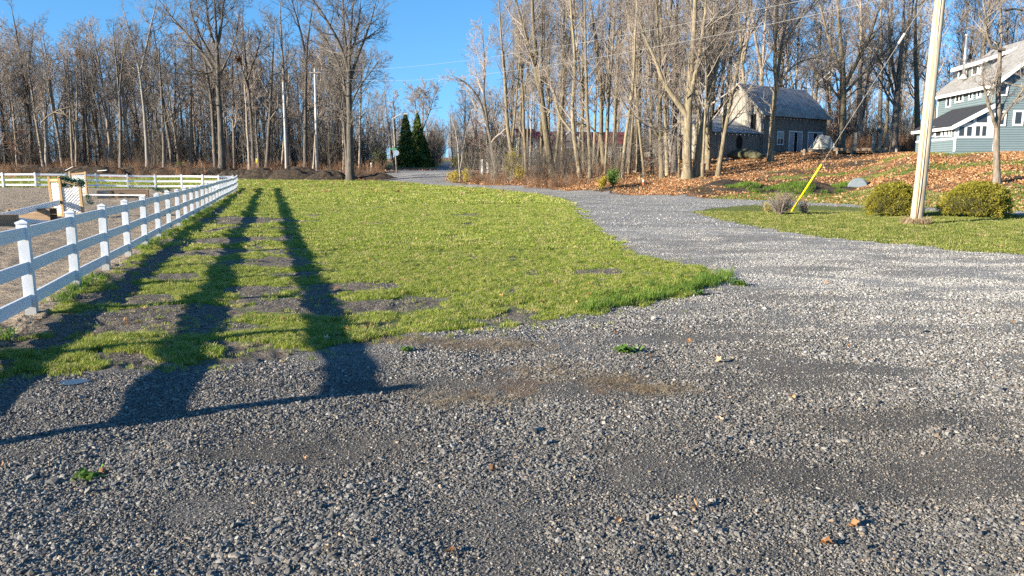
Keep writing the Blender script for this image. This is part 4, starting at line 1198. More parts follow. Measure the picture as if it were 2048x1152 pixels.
# rusty leaves still hanging in the trees
for i, (px, py, Y, w, h, n) in enumerate([(22, 255, 112, 5, 3.5, 700), (70, 275, 113, 4, 2.2, 420), (1655, 205, 92, 4, 2.6, 420), (1660, 215, 90, 2.5, 1.5, 200), (960, 262, 96, 5, 3, 420), (1862, 150, 88, 4, 3, 200)]):
    c = P(px, py, Y)
    t = thing('beech_sapling', at(px, Y), 0, ['young beech keeping rusty leaves at the edge of the left wood', 'small beech with sparse rust leaves by the twin-stemmed tree', 'young beech with orange leaves beside the barn roof', 'lower orange beech twigs beside the barn eave', 'reddish-leaved young tree beside the driveway mouth', 'bare branch tip with few brown leaves behind the pole'][i], 'tree')
    hh = c.z - t.location.z
    r = np.random.default_rng(i); p = np.array([resample([(0, 0, -.1), (.2, 0, hh * .5), (0, 0, hh + h * .5)], 6, .04, r)]); q = np.linspace(.07, .02, 6)[None]
    V, Q = tubes(p, q, 6); link(bpy.data.objects.new('trunk', np_mesh('trunk', V, Q, M['bark_grey'], True)), t)
    c1, cr = children(r, p, q, 24, .35, 70, 12, .35, 4, .1, .15, k=.01, lens=w * 1.5)
    c2, cr2 = children(r, c1, cr, 6, .2, 45, 12, .45, 3, .1, .15, k=.01)
    V, Q = join([tubes(c1, np.maximum(cr, .014), 3), tubes(c2, np.maximum(cr2, .010), 3)]); link(bpy.data.objects.new('crown', np_mesh('crown', V, Q, M['twig_grey'], True)), t)
    tips = c2[:, 1:].reshape(-1, 3); k = tips[r.integers(0, len(tips), n)]
    a = norm(r.normal(0, 1, (n, 3))); b = norm(np.cross(a, r.normal(0, 1, (n, 3)))); s = .09 * r.uniform(.6, 1.3, (n, 1))
    V = np.stack([k - a * s, k + b * s * .6, k + a * s, k - b * s * .6], 1).reshape(-1, 3)
    link(bpy.data.objects.new('foliage', np_mesh('foliage', V, np.arange(n * 4).reshape(-1, 4), M['leaf_rust'])), t)

# the bright fallen arc of a dead sapling in the left wood
t = thing('fallen_branch', P(80, 250, 110), 0, 'pale bare branch arching down in the left wood', 'branch')
b0 = t.location.copy()
mb = MB(); mb.tube([P(82, 246, 110) - b0, P(96, 232, 110) - b0, P(115, 221, 110) - b0, P(138, 214, 110) - b0, P(152, 213, 110) - b0], [.10, .09, .08, .06, .03], 6); mb.build('limb', M['bark_tan'], t, True)
mb = MB(); mb.tube([P(108, 224, 110) - b0, P(128, 228, 109.5) - b0, P(148, 242, 109) - b0], [.07, .05, .02], 5); mb.tube([P(120, 219, 110) - b0, P(138, 236, 109) - b0, P(143, 250, 109) - b0], [.05, .04, .02], 5); mb.build('twig', M['bark_tan'], t, True)

# spruces
def spruce(loc, h, w, label, seed):
    r = np.random.default_rng(seed)
    t = thing('spruce_tree', loc, 0, label, 'tree')
    MB().tube([(0, 0, -.2), (0, 0, h * .5), (0, 0, h)], [.22, .13, .02], 8).build('trunk', M['bark_dark'], t, True)
    n = 9000
    u = r.random(n) ** .75; z = h * (1 - u) * .97 + .3
    a = r.uniform(0, 6.28, n)
    limb = fbm(a * 2.2 + 5, z * 1.5, seed + 40, 3)
    tier = .35 + 1.25 * limb
    rad = w * u ** .8 * tier * (r.random(n) ** .4)
    k = np.stack([rad * np.cos(a), rad * np.sin(a), z - rad * .28], -1)
    out = np.stack([np.cos(a), np.sin(a), -.35 + r.normal(0, .25, n)], -1); sd = norm(np.cross(out, np.array([0, 0, 1.]) + r.normal(0, .3, (n, 3))))
    s = r.uniform(.16, .42, (n, 1))
    V = np.stack([k - out * s, k + sd * s * .4, k + out * s, k - sd * s * .4], 1).reshape(-1, 3)
    link(bpy.data.objects.new('foliage', np_mesh('foliage', V, np.arange(n * 4).reshape(-1, 4), M['spruce'])), t)
spruce(at(818, 150), 10.0, 2.3, 'dark pointed spruce nearest the road sign', 1)
spruce(at(841, 158), 10.4, 2.5, 'taller lighter green spruce behind the dark one', 2)
spruce(at(853, 150), 5.6, 1.7, 'short spruce at the shaded side of the pair', 3)

# globe cedars
def cedar(loc, w, h, label, seed):
    r = np.random.default_rng(seed)
    t = thing('globe_cedar', loc, 0, label, 'shrub')
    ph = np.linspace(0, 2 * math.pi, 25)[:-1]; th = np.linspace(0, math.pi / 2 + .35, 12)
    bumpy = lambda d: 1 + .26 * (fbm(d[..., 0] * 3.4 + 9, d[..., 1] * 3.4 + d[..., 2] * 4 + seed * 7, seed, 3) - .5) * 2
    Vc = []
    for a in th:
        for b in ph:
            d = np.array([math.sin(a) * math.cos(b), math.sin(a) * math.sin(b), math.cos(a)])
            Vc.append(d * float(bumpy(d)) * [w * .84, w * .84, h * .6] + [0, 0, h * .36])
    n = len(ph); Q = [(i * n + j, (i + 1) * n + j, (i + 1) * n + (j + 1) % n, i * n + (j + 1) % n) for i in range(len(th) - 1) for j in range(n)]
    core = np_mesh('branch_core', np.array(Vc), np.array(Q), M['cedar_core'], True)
    link(bpy.data.objects.new('inner_branches', core), t)
    m = 22000
    d = norm(r.normal(0, 1, (m, 3))); d[:, 2] = np.where(d[:, 2] < -.45, -d[:, 2], d[:, 2])
    f = bumpy(d); sc = .86 + .16 * r.random(m) + .22 * (fbm(d[:, 0] * 9, d[:, 1] * 9 + d[:, 2] * 7, seed + 3, 2) - .5)
    k = d * (f * sc)[:, None] * [w, w, h * .66] + [0, 0, h * .36]
    k = k[(k[:, 2] > -.02)]; d = d[:len(k)]; m = len(k); d = norm(k - [0, 0, h * .3])
    out = norm(d + r.normal(0, .45, (m, 3)) + [0, 0, .35]); sd = norm(np.cross(out, r.normal(0, 1, (m, 3)))); s = r.uniform(.022, .05, (m, 1))
    V = np.stack([k - out * s * .5, k + sd * s * .45, k + out * s, k - sd * s * .45], 1).reshape(-1, 3)
    link(bpy.data.objects.new('foliage', np_mesh('foliage', V, np.arange(m * 4).reshape(-1, 4), M['cedar'])), t)
cedar(at(1776, 32.2), 1.04, 1.30, 'round clipped cedar just left of the leaning utility pole', 1)
cedar(at(1934, 31.7), 1.27, 1.36, 'larger round clipped cedar right of the utility pole', 2)

# ------------------------------------------------------------------ white rail fence
PH, PW = 1.235, .13
POST = MB().box(-PW / 2, PW / 2, -PW / 2, PW / 2, -.25, PH).mesh('post', M['vinyl'])
def cap_mesh():
    mb = MB(); w = PW / 2 + .010
    mb.box(-w, w, -w, w, PH + .002, PH + .022)
    n = len(mb.v); mb.v += [(-w, -w, PH + .0225), (w, -w, PH + .0225), (w, w, PH + .0225), (-w, w, PH + .0225), (0, 0, PH + .055)]
    mb.f += [(n, n + 1, n + 4), (n + 1, n + 2, n + 4), (n + 2, n + 3, n + 4), (n + 3, n, n + 4), (n, n + 3, n + 2, n + 1)]
    return mb.mesh('cap', M['vinyl'])
CAP = cap_mesh()
RZ = (.22, .66, 1.11)
def fence_run(name, label, pts, category='fence', capped=True):
    base = Vector((pts[0][0], pts[0][1], hz(*pts[0])))
    root = thing(name, base, 0, label, category)
    P3 = [Vector((x, y, hz(x, y))) for x, y in pts]
    r = random.Random(len(pts))
    for i, p in enumerate(P3):
        q = P3[min(i + 1, len(P3) - 1)] - P3[max(i - 1, 0)]
        a = math.atan2(q.y, q.x)
        o = bpy.data.objects.new('post', POST); o.location = p - base; o.rotation_euler = (r.gauss(0, .006), r.gauss(0, .006), a + r.gauss(0, .01)); link(o, root)
        c = bpy.data.objects.new('cap', CAP); link(c, o)
    for i in range(len(P3) - 1):
        for z in RZ:
            a, b = P3[i] - base + Vector((0, 0, z)), P3[i + 1] - base + Vector((0, 0, z))
            d = (b - a).normalized() * (PW / 2 - .02)
            b2 = b + Vector((0, 0, r.gauss(0, .006)))
            MB().bar(a + d, b2 - d, .042, .160).build('rail', M['vinyl_rail'], root, bevel=.004)
    return root
near_pts = [(fence_x(q), q) for q in (FENCE0, (FENCE0 + FA[1]) / 2)]
nsp = round((FB[1] - FA[1]) / FD.y / 2.44)
for i in range(nsp + 1):
    yy = FA[1] + (FB[1] - FA[1]) * i / nsp
    near_pts.append((fence_x(yy), yy))
fence_run('rail_fence', 'white vinyl three-rail fence running along the lawn', near_pts)
far_pts = [near_pts[-1]] + FARF[1:]
fp = [tuple(Vector(far_pts[0]) + (Vector(far_pts[1]) - Vector(far_pts[0])).normalized() * .35)] + far_pts[1:]
fence_run('rail_fence', 'far white three-rail fence closing the riding arena', fp)

# ------------------------------------------------------------------ riding jumps
def lattice(mb, x0, x1, z0, z1, y, pitch, w, t=.008):
    """two layers of crossing diagonal strips clipped to a rectangle"""
    for sgn, yy in ((1, y), (-1, y + t + .002)):
        W, H_ = x1 - x0, z1 - z0
        c = -H_ if sgn > 0 else 0
        k = -H_ + pitch * .3
        while k < W + H_:
            if sgn > 0: a, b = (x0 + k, z0), (x0 + k + H_, z1)
            else: a, b = (x0 + k, z1), (x0 + k + H_, z0)
            # clip
            def clip(p, q):
                t0, t1 = 0, 1; dx = q[0] - p[0]
                if dx:
                    ta, tb = (x0 - p[0]) / dx, (x1 - p[0]) / dx
                    if ta > tb: ta, tb = tb, ta
                    t0, t1 = max(t0, ta), min(t1, tb)
                if t1 - t0 < .02: return None
                f = lambda u: (p[0] + dx * u, p[1] + (q[1] - p[1]) * u)
                return f(t0), f(t1)
            s = clip(a, b)
            if s: mb.bar((s[0][0], yy, s[0][1]), (s[1][0], yy, s[1][1]), t, w, (0, 0, 1))
            k += pitch
    return mb

def wing(loc, rz, label, w, h, h2=None, third=None, tilt=0):
    t = thing('jump_standard', loc, rz, label, 'jump stand')
    t.rotation_euler = (0, tilt, rz)
    h2 = h2 or h
    MB().box(-.05, .05, -.05, .05, 0, h).build('post', M['lumber'], t, bevel=.006)
    MB().box(w - .05, w + .05, -.05, .05, 0, h2).build('post', M['lumber'], t, bevel=.006)
    MB().poly([(.052, -.03, h - .26), (w - .052, -.03, h2 - .16), (w - .052, -.03, h2 - .05), (.052, -.03, h - .14)], (0, .06, 0)).build('top_rail', M['lumber'], t)
    MB().box(.052, w - .052, -.04, .04, .10, .20).build('bottom_rail', M['lumber'], t)
    lattice(MB(), .052, w - .052, .202, min(h, h2) - .262, -.01, .125, .045).build('lattice', M['paint_white'], t, kind='stuff')
    MB().box(-.08, .08, -.45, .45, -.02, .07).build('foot', M['lumber'], t); MB().box(w - .08, w + .08, -.45, .45, -.02, .07).build('foot', M['lumber'], t)
    if third:
        MB().box(-.05 - third[0], .05 - third[0], third[1] - .05, third[1] + .05, 0, h).build('post', M['lumber'], t, bevel=.006)
        d = Vector((-third[0], third[1], 0)); L = d.length; a = math.atan2(d.y, d.x)
        mb = lattice(MB(), .07, L - .07, .202, h - .262, -.01, .125, .045)
        o = mb.build('lattice', M['paint_white'], t, kind='stuff'); o.rotation_euler = (0, 0, a)
        for z in (.10, h - .20):
            o = MB().box(.07, L - .07, -.035, .035, z, z + .1).build('brace', M['lumber'], t); o.rotation_euler = (0, 0, a)
    return t
def gpt(px, py):
    a = G(px, py); return Vector((a[0], a[1], hz(*a)))
def gz(x, y): return hz(x, y) + (float(fbm(np.array(x * 1.6), np.array(y * 1.6), 83, 4)) - .5) * .05
def garland(a, b, n, label, r=.10, seed=1):
    a, b = Vector(a), Vector(b)
    t = thing('garland', a, 0, label, 'garland')
    d = b - a
    pts = [d * (i / 8) + Vector((0, 0, -.10 * math.sin(math.pi * i / 8))) for i in range(9)]
    MB().tube(pts, .015, 5).build('stem', M['garland'], t)
    rr = np.random.default_rng(seed); u = rr.random(n)
    pp = np.array([np.interp(u, np.linspace(0, 1, 9), [p[i] for p in pts]) for i in range(3)]).T
    k = pp + rr.normal(0, r * .55, (n, 3)); q = norm(rr.normal(0, 1, (n, 3))); b2 = norm(np.cross(q, rr.normal(0, 1, (n, 3)))); s = rr.uniform(.03, .07, (n, 1))
    V = np.stack([k - q * s, k + b2 * s * .5, k + q * s, k - b2 * s * .5], 1).reshape(-1, 3)
    link(bpy.data.objects.new('foliage', np_mesh('foliage', V, np.arange(n * 4).reshape(-1, 4), M['garland'])), t)
    return t
w1 = gpt(128, 436)
wing(w1, math.radians(8), 'wooden jump standard with white lattice and a raised left post', .74, 1.68, 1.45, third=(.50, .28), tilt=-.03)
garland(w1 + Vector((.0, .1, 1.62)), w1 + Vector((.80, .15, 1.42)), 700, 'dark green garland draped over the nearer lattice standard', .13, 1)
garland(w1 + Vector((-.42, .6, 1.38)), w1 + Vector((-.1, .5, 1.5)), 220, 'small bit of green garland behind the leftmost standard post', .09, 2)
w2 = gpt(143, 393)
wing(w2, math.radians(5), 'farther lattice jump standard with squared top', 1.02, 1.66, 1.66)
MB_ = MB
# crossed white planks
def plank(a, b, w, h, label, name='jump_pole', mat='paint_white'):
    a, b = Vector(a), Vector(b); m = (a + b) / 2
    t = thing(name, m, 0, label, 'jump pole')
    MB().bar(a - m, b - m, w, h).build('plank', M[mat], t, bevel=.01)
    e = (b - m).normalized()
    MB().bar((b - m) + e * .002, (b - m) + e * .09, w * .6, h * .6).build('end_cup', M['black'], t)
    return t
E1 = P(119, 405, w1.y - .12)
plank(P(-120, 462, w1.y - 6.0), E1, .06, .22, 'upper white plank of the crossrail resting against the lattice standard')
e2 = P(86, 444, w1.y - .6)
plank(P(-150, 422, w1.y - 5.0), P(98, 447, w1.y - 2.6), .06, .19, 'lower white plank of the crossrail sloping the other way')
# long pole on the sand
plank(gpt(166, 399) + Vector((0, 0, .30)), gpt(292, 399) + Vector((0, 0, .27)), .09, .09, 'long thin white pole lying between jump stands')
def box_jump(a, b, h, dep, n, label, mats, name='wooden_jump_box'):
    """row of horizontal planks between two points on the sand"""
    a, b = Vector(a), Vector(b); d = (b - a); L = d.length; rz = math.atan2(d.y, d.x)
    t = thing(name, a, rz, label, 'jump')
    s = h / n
    for k in range(n):
        MB().box(0, L, -.02, .02, k * s + .004, (k + 1) * s - .004).build('plank', M[mats[k % len(mats)]], t)
        MB().box(0, L, dep - .02, dep + .02, k * s + .004, (k + 1) * s - .004).build('plank', M[mats[k % len(mats)]], t)
    MB().box(-.03, L + .03, -.03, dep + .03, h, h + .03).build('lid', M[mats[0]], t)
    for x in (.0, L): MB().box(x - .045 if x else -.045, x + .045 if x else .045, -.06, -.022, 0, h - .002).build('end_post', M['lumber_h'], t)
    return t
box_jump(gpt(18, 441), gpt(100, 441), .42, .5, 2, 'brown wooden box filler under the crossrail', ['lumber_h'])
box_jump(gpt(-60, 455), gpt(36, 452), .35, .45, 2, 'nearer brown wooden box partly hidden by the fence', ['lumber_h'])
box_jump(gpt(222, 396), gpt(296, 396), .48, .5, 3, 'long brown plank panel lying in the arena', ['lumber_h'])
box_jump(gpt(196, 397), gpt(221, 397), .50, .5, 3, 'grey weathered plank panel beside the brown one', ['lumber_grey'])
b = gpt(310, 389)
garland(b + Vector((0, 0, .40)), b + Vector((1.0, .2, .35)), 500, 'green garland on a low stand near the fence bend', .16, 5)
MB().box(0, .9, 0, .4, 0, .33).build('flower_box', M['lumber_grey'], None, label='small grey box under the garland near the fence bend', category='box').location = b + Vector((.05, 0, 0))
c = gpt(60, 470)
for (px, py, lab) in [(180, 425, 'small black jump cup hanging at the right lattice post'), (176, 414, 'tiny dark flower bunch beside the lattice standard')]:
    q = P(px, py - 20, w1.y + .1)
    t = thing('flower_bunch', q, 0, lab, 'artificial flowers')
    rr = np.random.default_rng(px); n = 90; k = rr.normal(0, .06, (n, 3)); qv = norm(rr.normal(0, 1, (n, 3))); b2 = norm(np.cross(qv, rr.normal(0, 1, (n, 3)))); s = rr.uniform(.02, .045, (n, 1))
    V = np.stack([k - qv * s, k + b2 * s * .5, k + qv * s, k - b2 * s * .5], 1).reshape(-1, 3)
    link(bpy.data.objects.new('foliage', np_mesh('foliage', V, np.arange(n * 4).reshape(-1, 4), M['garland'])), t)
    MB().tube([(0, 0, 0), (-.10, 0, -.06)], .008, 5).build('stem', M['black'], t)

# ------------------------------------------------------------------ utility pole, guy, wires
pb = gpt(1832, 449)
t = thing('utility_pole', pb, 0, 'tall bleached wooden utility pole on the grass island', 'utility pole')
t.rotation_euler = (0, .036, .3)
n = 26; zz = np.linspace(-.4, 11.2, n)
pts = np.array([[(.012 * math.sin(z * .9), .01 * math.cos(z * .7), z) for z in zz]]); rad = np.linspace(.205, .150, n)[None] * (1 + RNG.normal(0, .006, (1, n)))
V, Q = tubes(pts, rad, 22)
link(bpy.data.objects.new('shaft', np_mesh('shaft', V, Q, M['pole'], True)), t)
MB().tube([(-.10 - .05, -.155, z) if z < .1 else (-.075 - .04 * (1 - z / 11), -.178 + z * .0052, z) for z in np.linspace(0, 11, 10)], .011, 6).build('ground_wire', M['wire_dark'], t, True)
mb = MB(); mb.bar((-.175, -.11, -.02), (-.135, -.07, 8.0), .035, .05, (0, 1, 0)); mb.build('wire_moulding', m_plain('orange_brown_moulding', (.50, .30, .15), .8, .2, 3, 0, .2, 0, (1, 1, .1)), t)
for z in (10.6, 10.9): MB().tube([(-.22, 0, z), (.22, 0, z)], .012, 6).build('bolt', M['metal'], t)
link_n = [0]
r = np.random.default_rng(3)
a = r.uniform(0, 6.28, 160); rr = .22 + np.abs(r.normal(0, .12, 160))
xx, yy = pb.x + rr * np.cos(a), pb.y + rr * np.sin(a)
scatter('dry_grass', 'dry straw-coloured grass ringing the utility pole foot', np.stack([xx, yy, HT(xx, yy)], -1), r.uniform(.5, 1.1, 160), eul(160, .35), TDRY)

top = pb + Vector((.30, .0, 8.6))
anchor = gpt(1581, 427)
gd = (top - anchor)
t = thing('guy_wire', anchor, 0, 'steel guy wire slanting up from the yellow guard', 'guy wire')
def P_at(f): return gd * f
MB().tube([(0, 0, 0), P_at(.5) + Vector((0, 0, -.02)), P_at(.97)], .010, 6).build('cable', M['wire'], t)
f1 = .0
MB().tube([P_at(.755), P_at(.79)], .045, 8).build('insulator', M['steel_white'], t)
MB().tube([P_at(0) - gd.normalized() * .3, P_at(.0)], .018, 6).build('anchor_rod', M['metal'], t)
gl = 2.8
t = thing('guy_guard', anchor, 0, 'bright yellow plastic guard on the lower guy wire', 'guy guard')
gn = gd.normalized()
MB().tube([gn * .05, gn * gl], .042, 10).build('sleeve', M['yellow'], t, True)
for f in (.15, .28, .42): MB().tube([gn * f, gn * (f + .03)], .049, 10).build('clip', M['yellow'], t)

def wire(a, b, sag, r, label, mat='wire', name='overhead_wire'):
    a, b = Vector(a), Vector(b)
    t = thing(name, a, 0, label, 'wire')
    pts = [(b - a) * f + Vector((0, 0, -4 * sag * f * (1 - f))) for f in np.linspace(0, 1, 25)]
    MB().tube(pts, r, 5).build('strand', M[mat], t)

def far_pole(px, py, ptop, Y, w, label, arm=False):
    v = spot(px, Y); ztop = P(px, ptop, Y).z
    t = thing('utility_pole', v, 0, label, 'utility pole')
    h = ztop - v.z
    xt = X(px, Y, ztop) - v.x + (578 - 578)
    MB().tube([(0, 0, -.3), (-(w), 0, h)], [.19, .13], 10).build('shaft', M['paint_white'] if False else M['steel_white'], t, True)
    return t, v + Vector((-w, 0, h))
_, tp1 = far_pole(584, 345, 165, 104, .0, 'slimmer utility pole across the lawn, leaning slightly')
_, tp2 = far_pole(643, 345, 136, 104, -.2, 'thicker pale utility pole with a flat top by the crossing')
_z = (tp2 - _.location).z - .6
MB().bar((-.5, -.2, _z), (.9, -.2, _z), .10, .12).build('crossarm', M['bark_grey'], _)
wire(tp2 + Vector((0, 0, -.2)), top, 1.1, .0075, 'upper pale service wire crossing the grove to the near pole')
wire(tp2 + Vector((0, 0, -.9)), top + Vector((0, 0, -.5)), 1.7, .0075, 'lower pale service wire crossing the grove to the near pole')
wire(P(640, 250, 104), P(1120, 262, 112), .5, .022, 'dark cable strung low across the road gap', 'wire_dark')
wire(P(640, 250, 104), P(-300, 250, 106), .6, .02, 'dark cable running along the left wood', 'wire_dark')
wire(P(665, 168, 100), P(735, 177, 101), .0, .016, 'short piece of pale wire beside the great tree')
wire(P(645, 214, 104), P(760, 222, 106), .0, .016, 'short pale wire below the other one')

# road sign with a lamp arm
v = spot(799, 103)
t = thing('street_sign', v, 0, 'sign pole with green street blade and octagon sign seen from behind', 'sign')
h = P(799, 236, 103).z - v.z
MB().tube([(0, 0, -.2), (-.35, 0, h)], [.11, .07], 8).build('pole', M['bark_grey'], t, True)
z = P(799, 306, 103).z - v.z
oc = [(math.cos(math.pi / 8 + k * math.pi / 4) * .38, -.14, z + math.sin(math.pi / 8 + k * math.pi / 4) * .38) for k in range(8)]
MB().poly(oc, (0, .03, 0)).build('octagon_plate', M['metal'], t)
MB().box(-.75, .05, -.16, -.13, z + .42, z + .60).build('street_blade', M['green_sign'], t)
MB().box(-.16, -.13, -.6, .6, z + .62, z + .80).build('street_blade', M['green_sign'], t)
t = thing('street_lamp', v + Vector((-.34, 0, h - .1)), 0, 'pale curved lamp arm on top of the sign pole', 'street lamp')
MB().tube([(0, 0, 0), (.5, 0, .35), (1.0, 0, .6), (1.5, 0, .65)], .045, 7).build('arm', M['steel_white'], t, True)
MB().box(1.4, 1.95, -.12, .12, .56, .68).build('lamp_head', M['steel_white'], t, bevel=.03)
def stake(px, Y, h, w, mat, label, name='marker_post'):
    v = spot(px, Y)
    t = thing(name, v, 0, label, 'marker')
    MB().box(-w / 2, w / 2, -w / 2, w / 2, -.2, h).build('shaft', M[mat], t, bevel=.01)
    MB().box(-w / 2 - .01, w / 2 + .01, -w / 2 - .01, w / 2 + .01, h + .002, h + .03).build('cap', M[mat], t)
stake(749, 104.5, 1.25, .17, 'paint_white', 'white marker post beside the dark evergreen bush')
stake(965, 101, 1.9, .28, 'paint_white', 'left white gate post among the trees beyond the road')
stake(976, 102, 1.4, .24, 'paint_white', 'right white gate post among the trees beyond the road')
stake(1273, 66, .62, .09, 'lumber', 'pale wooden survey stake in the leaves')
v = spot(1281, 65)
t = thing('marker_stake', v, 0, 'thin stake with teal top and an orange and white sleeve', 'marker')
MB().tube([(0, 0, -.1), (-.03, 0, 1.15)], .014, 6).build('rod', M['pvc_green'], t)
MB().tube([(0, 0, .0), (0, 0, .22)], [.13, .10], 10).build('orange_sleeve', M['orange'], t)
MB().tube([(0, 0, .222), (-.01, 0, .48)], [.09, .035], 10).build('white_sleeve', M['paint_white'], t)
v = spot(525, 112)
t = thing('road_sign', v, 0, 'small yellow road sign leaning at the wood edge', 'sign')
MB().tube([(0, 0, 0), (0, 0, 1.6)], .035, 6).build('post', M['metal'], t)
MB().poly([(-.2, -.05, .7), (-.05, -.05, .65), (.2, -.05, 1.5), (.08, -.05, 1.6)], (0, .03, 0)).build('plate', M['yellow'], t)

# ------------------------------------------------------------------ earth heaps
def heap(px, Y, w, dep, h, label, seed, mat='mound', name='earth_heap', grass_n=0):
    v = spot(px, Y)
    n = 42; g = np.linspace(-1, 1, n); A, B = np.meshgrid(g, g, indexing='ij')
    d = np.sqrt(A ** 2 + B ** 2)
    wob = fbm(A * 2.5 + seed, B * 2.5, seed, 4); fine = fbm(A * 9 + seed, B * 7, seed + 4, 3)
    prof = np.clip(1 - d ** 2.2, 0, 1) ** .8
    Z = prof * h * (.35 + 1.15 * wob) + prof * (fine - .5) * .28 * h
    XX, YY = A * w / 2, B * dep / 2
    Zg = HT(v.x + XX, v.y + YY) - v.z
    Vv = np.stack([XX, YY, Zg + Z - .10], -1).reshape(-1, 3)
    i, j = np.meshgrid(np.arange(n - 1), np.arange(n - 1), indexing='ij'); a = (i * n + j).ravel()
    Q = np.stack([a, a + n, a + n + 1, a + 1], -1)
    o = bpy.data.objects.new(name, np_mesh(name, Vv, Q, M[mat], True)); o.location = v
    link(o, None, label=label, category='heap')
    return v
heap(660, 96, 6.5, 4.5, .95, 'dark soil heap beside the great spreading tree', 2)
heap(600, 97, 9, 5, 1.35, 'largest dark soil heap at the end of the lawn', 3)
heap(535, 97.5, 7, 5, 1.1, 'dark soil heap in the middle of the row', 4)
heap(488, 98, 6, 5, 1.0, 'soil heap showing beyond the fence corner', 5)
heap(745, 98, 7, 3, .6, 'low brushy heap between the great tree and the driveway', 6)
for i, px in enumerate((420, 355, 285, 215, 140, 60, -40)):
    heap(px, 101 + (i % 3), 9, 4, .9 + .25 * (i % 2), ['low soil bank behind the fence bend', 'soil bank behind the last far posts', 'soil bank beyond the low jump panel', 'soil bank with a white scrap on top', 'soil bank behind the lattice standards', 'soil bank near the far fence gate', 'soil bank at the edge of the left wood'][i], 10 + i)
t = thing('scrap_board', P(205, 341, 99.5), 0, 'white scrap board lying on the soil bank', 'board'); MB().bar((-.6, 0, -.05), (.6, 0, .05), .3, .08).build('board', M['paint_white'], t)
t = thing('scrap_board', P(138, 337, 99.5), 0, 'thin pale board propped up on the soil bank', 'board'); MB().bar((-.5, 0, -.25), (.55, 0, .25), .1, .06).build('board', M['paint_white'], t)

gb = [(1492, 54.5, 5.2, 4.5, .42, 'low garden bed of dark soil left of the other bed', 21), (1560, 54, 3.2, 3, .35, 'small soil hump between the garden beds', 24), (1620, 53.5, 6.6, 5, .52, 'larger garden bed of dark soil crossed by the guy guard', 22), (1450, 58, 4, 4, .4, 'soil patch by the foot of the grove', 23)]
for a in gb: heap(*a[:6], a[6], name='garden_bed')
r = np.random.default_rng(8)
xs, ys, zs = [], [], []
for px, Y, w, dep, h, _l, sd in gb[:3]:
    v = spot(px, Y)
    for _ in range(85):
        A, B = r.uniform(-.8, .8), r.uniform(-.8, .8)
        if vnoise(A * 2 + sd, B * 2) < .45: continue
        cx, cy = v.x + A * w / 2, v.y + B * dep / 2
        for _2 in range(8):
            x_, y_ = cx + r.normal(0, .12), cy + r.normal(0, .12); A2, B2 = (x_ - v.x) / w * 2, (y_ - v.y) / dep * 2
            d2 = math.hypot(A2, B2)
            if d2 > .95: continue
            zz_ = (1 - d2 ** 2.2) ** .8 * h * (.35 + 1.15 * float(fbm(np.array(A2 * 2.5 + sd), np.array(B2 * 2.5), sd, 4)))
            xs.append(x_); ys.append(y_); zs.append(hz(x_, y_) + zz_ - .12)
scatter('bed_plants', 'clumps of green plants on the garden beds', np.stack([xs, ys, zs], -1), r.uniform(1.2, 2.8, len(xs)), eul(len(xs), .3), TLUSH)

def rock(loc, s, label, seed, mat='stone', name='boulder', parent=None):
    import bmesh
    bm = bmesh.new(); bmesh.ops.create_icosphere(bm, subdivisions=3, radius=.5)
    for v in bm.verts:
        c = v.co; k = 1 + .5 * (float(fbm(np.array(c.x * 2.5 + seed), np.array(c.y * 2.5 + c.z * 3), seed, 3)) - .5)
        v.co = Vector((c.x * s[0], c.y * s[1], max(c.z, -.28) * s[2])) * k
    me = bpy.data.meshes.new(name); bm.to_mesh(me); bm.free(); me.materials.append(M[mat])
    o = bpy.data.objects.new(name, me); o.location = loc
    if parent: link(o, parent)
    else: link(o, None, label=label, category='boulder')
    return o
v = gpt(1484, 318); rock(v + Vector((0, 0, .35)), (3.0, 1.6, 1.15), 'big mossy boulder in front of the low shed', 3, 'moss_stone')
v = gpt(1512, 319); rock(v + Vector((0, 0, .3)), (1.3, 1.1, .8), 'grey boulder touching the mossy one', 7, 'moss_stone')
v = gpt(1592, 300)
t = thing('tree_stump', v, 0, 'short wide cut stump at the left end of the deck', 'stump')
MB().tube([(0, 0, -.1), (0, 0, .3), (0, 0, .75)], [.75, .62, .58], 14).build('bole', M['bark_tan'], t, True)
MB().tube([(-1.1, .2, -.05), (-.6, .1, .35)], [.25, .3], 8).build('root', M['bark_tan'], t, True)
# field-stone wall running before the red-roofed house
A_, B_ = spot(1262, 100), spot(1410, 92)
t = thing('stone_wall', A_, 0, 'rough field-stone wall beyond the grove near the white car', 'wall')
r = random.Random(5)
for i in range(44):
    f = i / 44 + r.uniform(-.01, .01)
    for lvl in range(2 if r.random() < .6 else 1):
        p = A_.lerp(B_, f); p.z = hz(p.x, p.y) + .25 + lvl * .42
        rock(p - A_ + Vector((r.gauss(0, .15), r.gauss(0, .1), 0)), (r.uniform(.5, 1.0), r.uniform(.5, .8), r.uniform(.45, .65)), '', i * 3 + lvl, 'stone', 'stone', t)
# loose stones before the barn
for i, (px, py, s, lb) in enumerate([(1455, 322, .5, 'pale fist-shaped stone under the low shed wall'), (1440, 320, .4, 'small stone by the shed corner'), (1545, 309, .6, 'stone on the slope behind the leaning tree'), (1565, 305, .7, 'flat stone beside the stump'), (1530, 312, .5, 'stone between the boulder and leaning tree'), (1422, 316, .45, 'round stone below the shed end'), (1780, 296, .9, 'grey rock past the end of the deck'), (1800, 293, .8, 'dark rock near the arching tree')]):
    rock(gpt(px, py) + Vector((0, 0, s * .2)), (s * 1.3, s, s * .8), lb, 40 + i, name='field_stone')

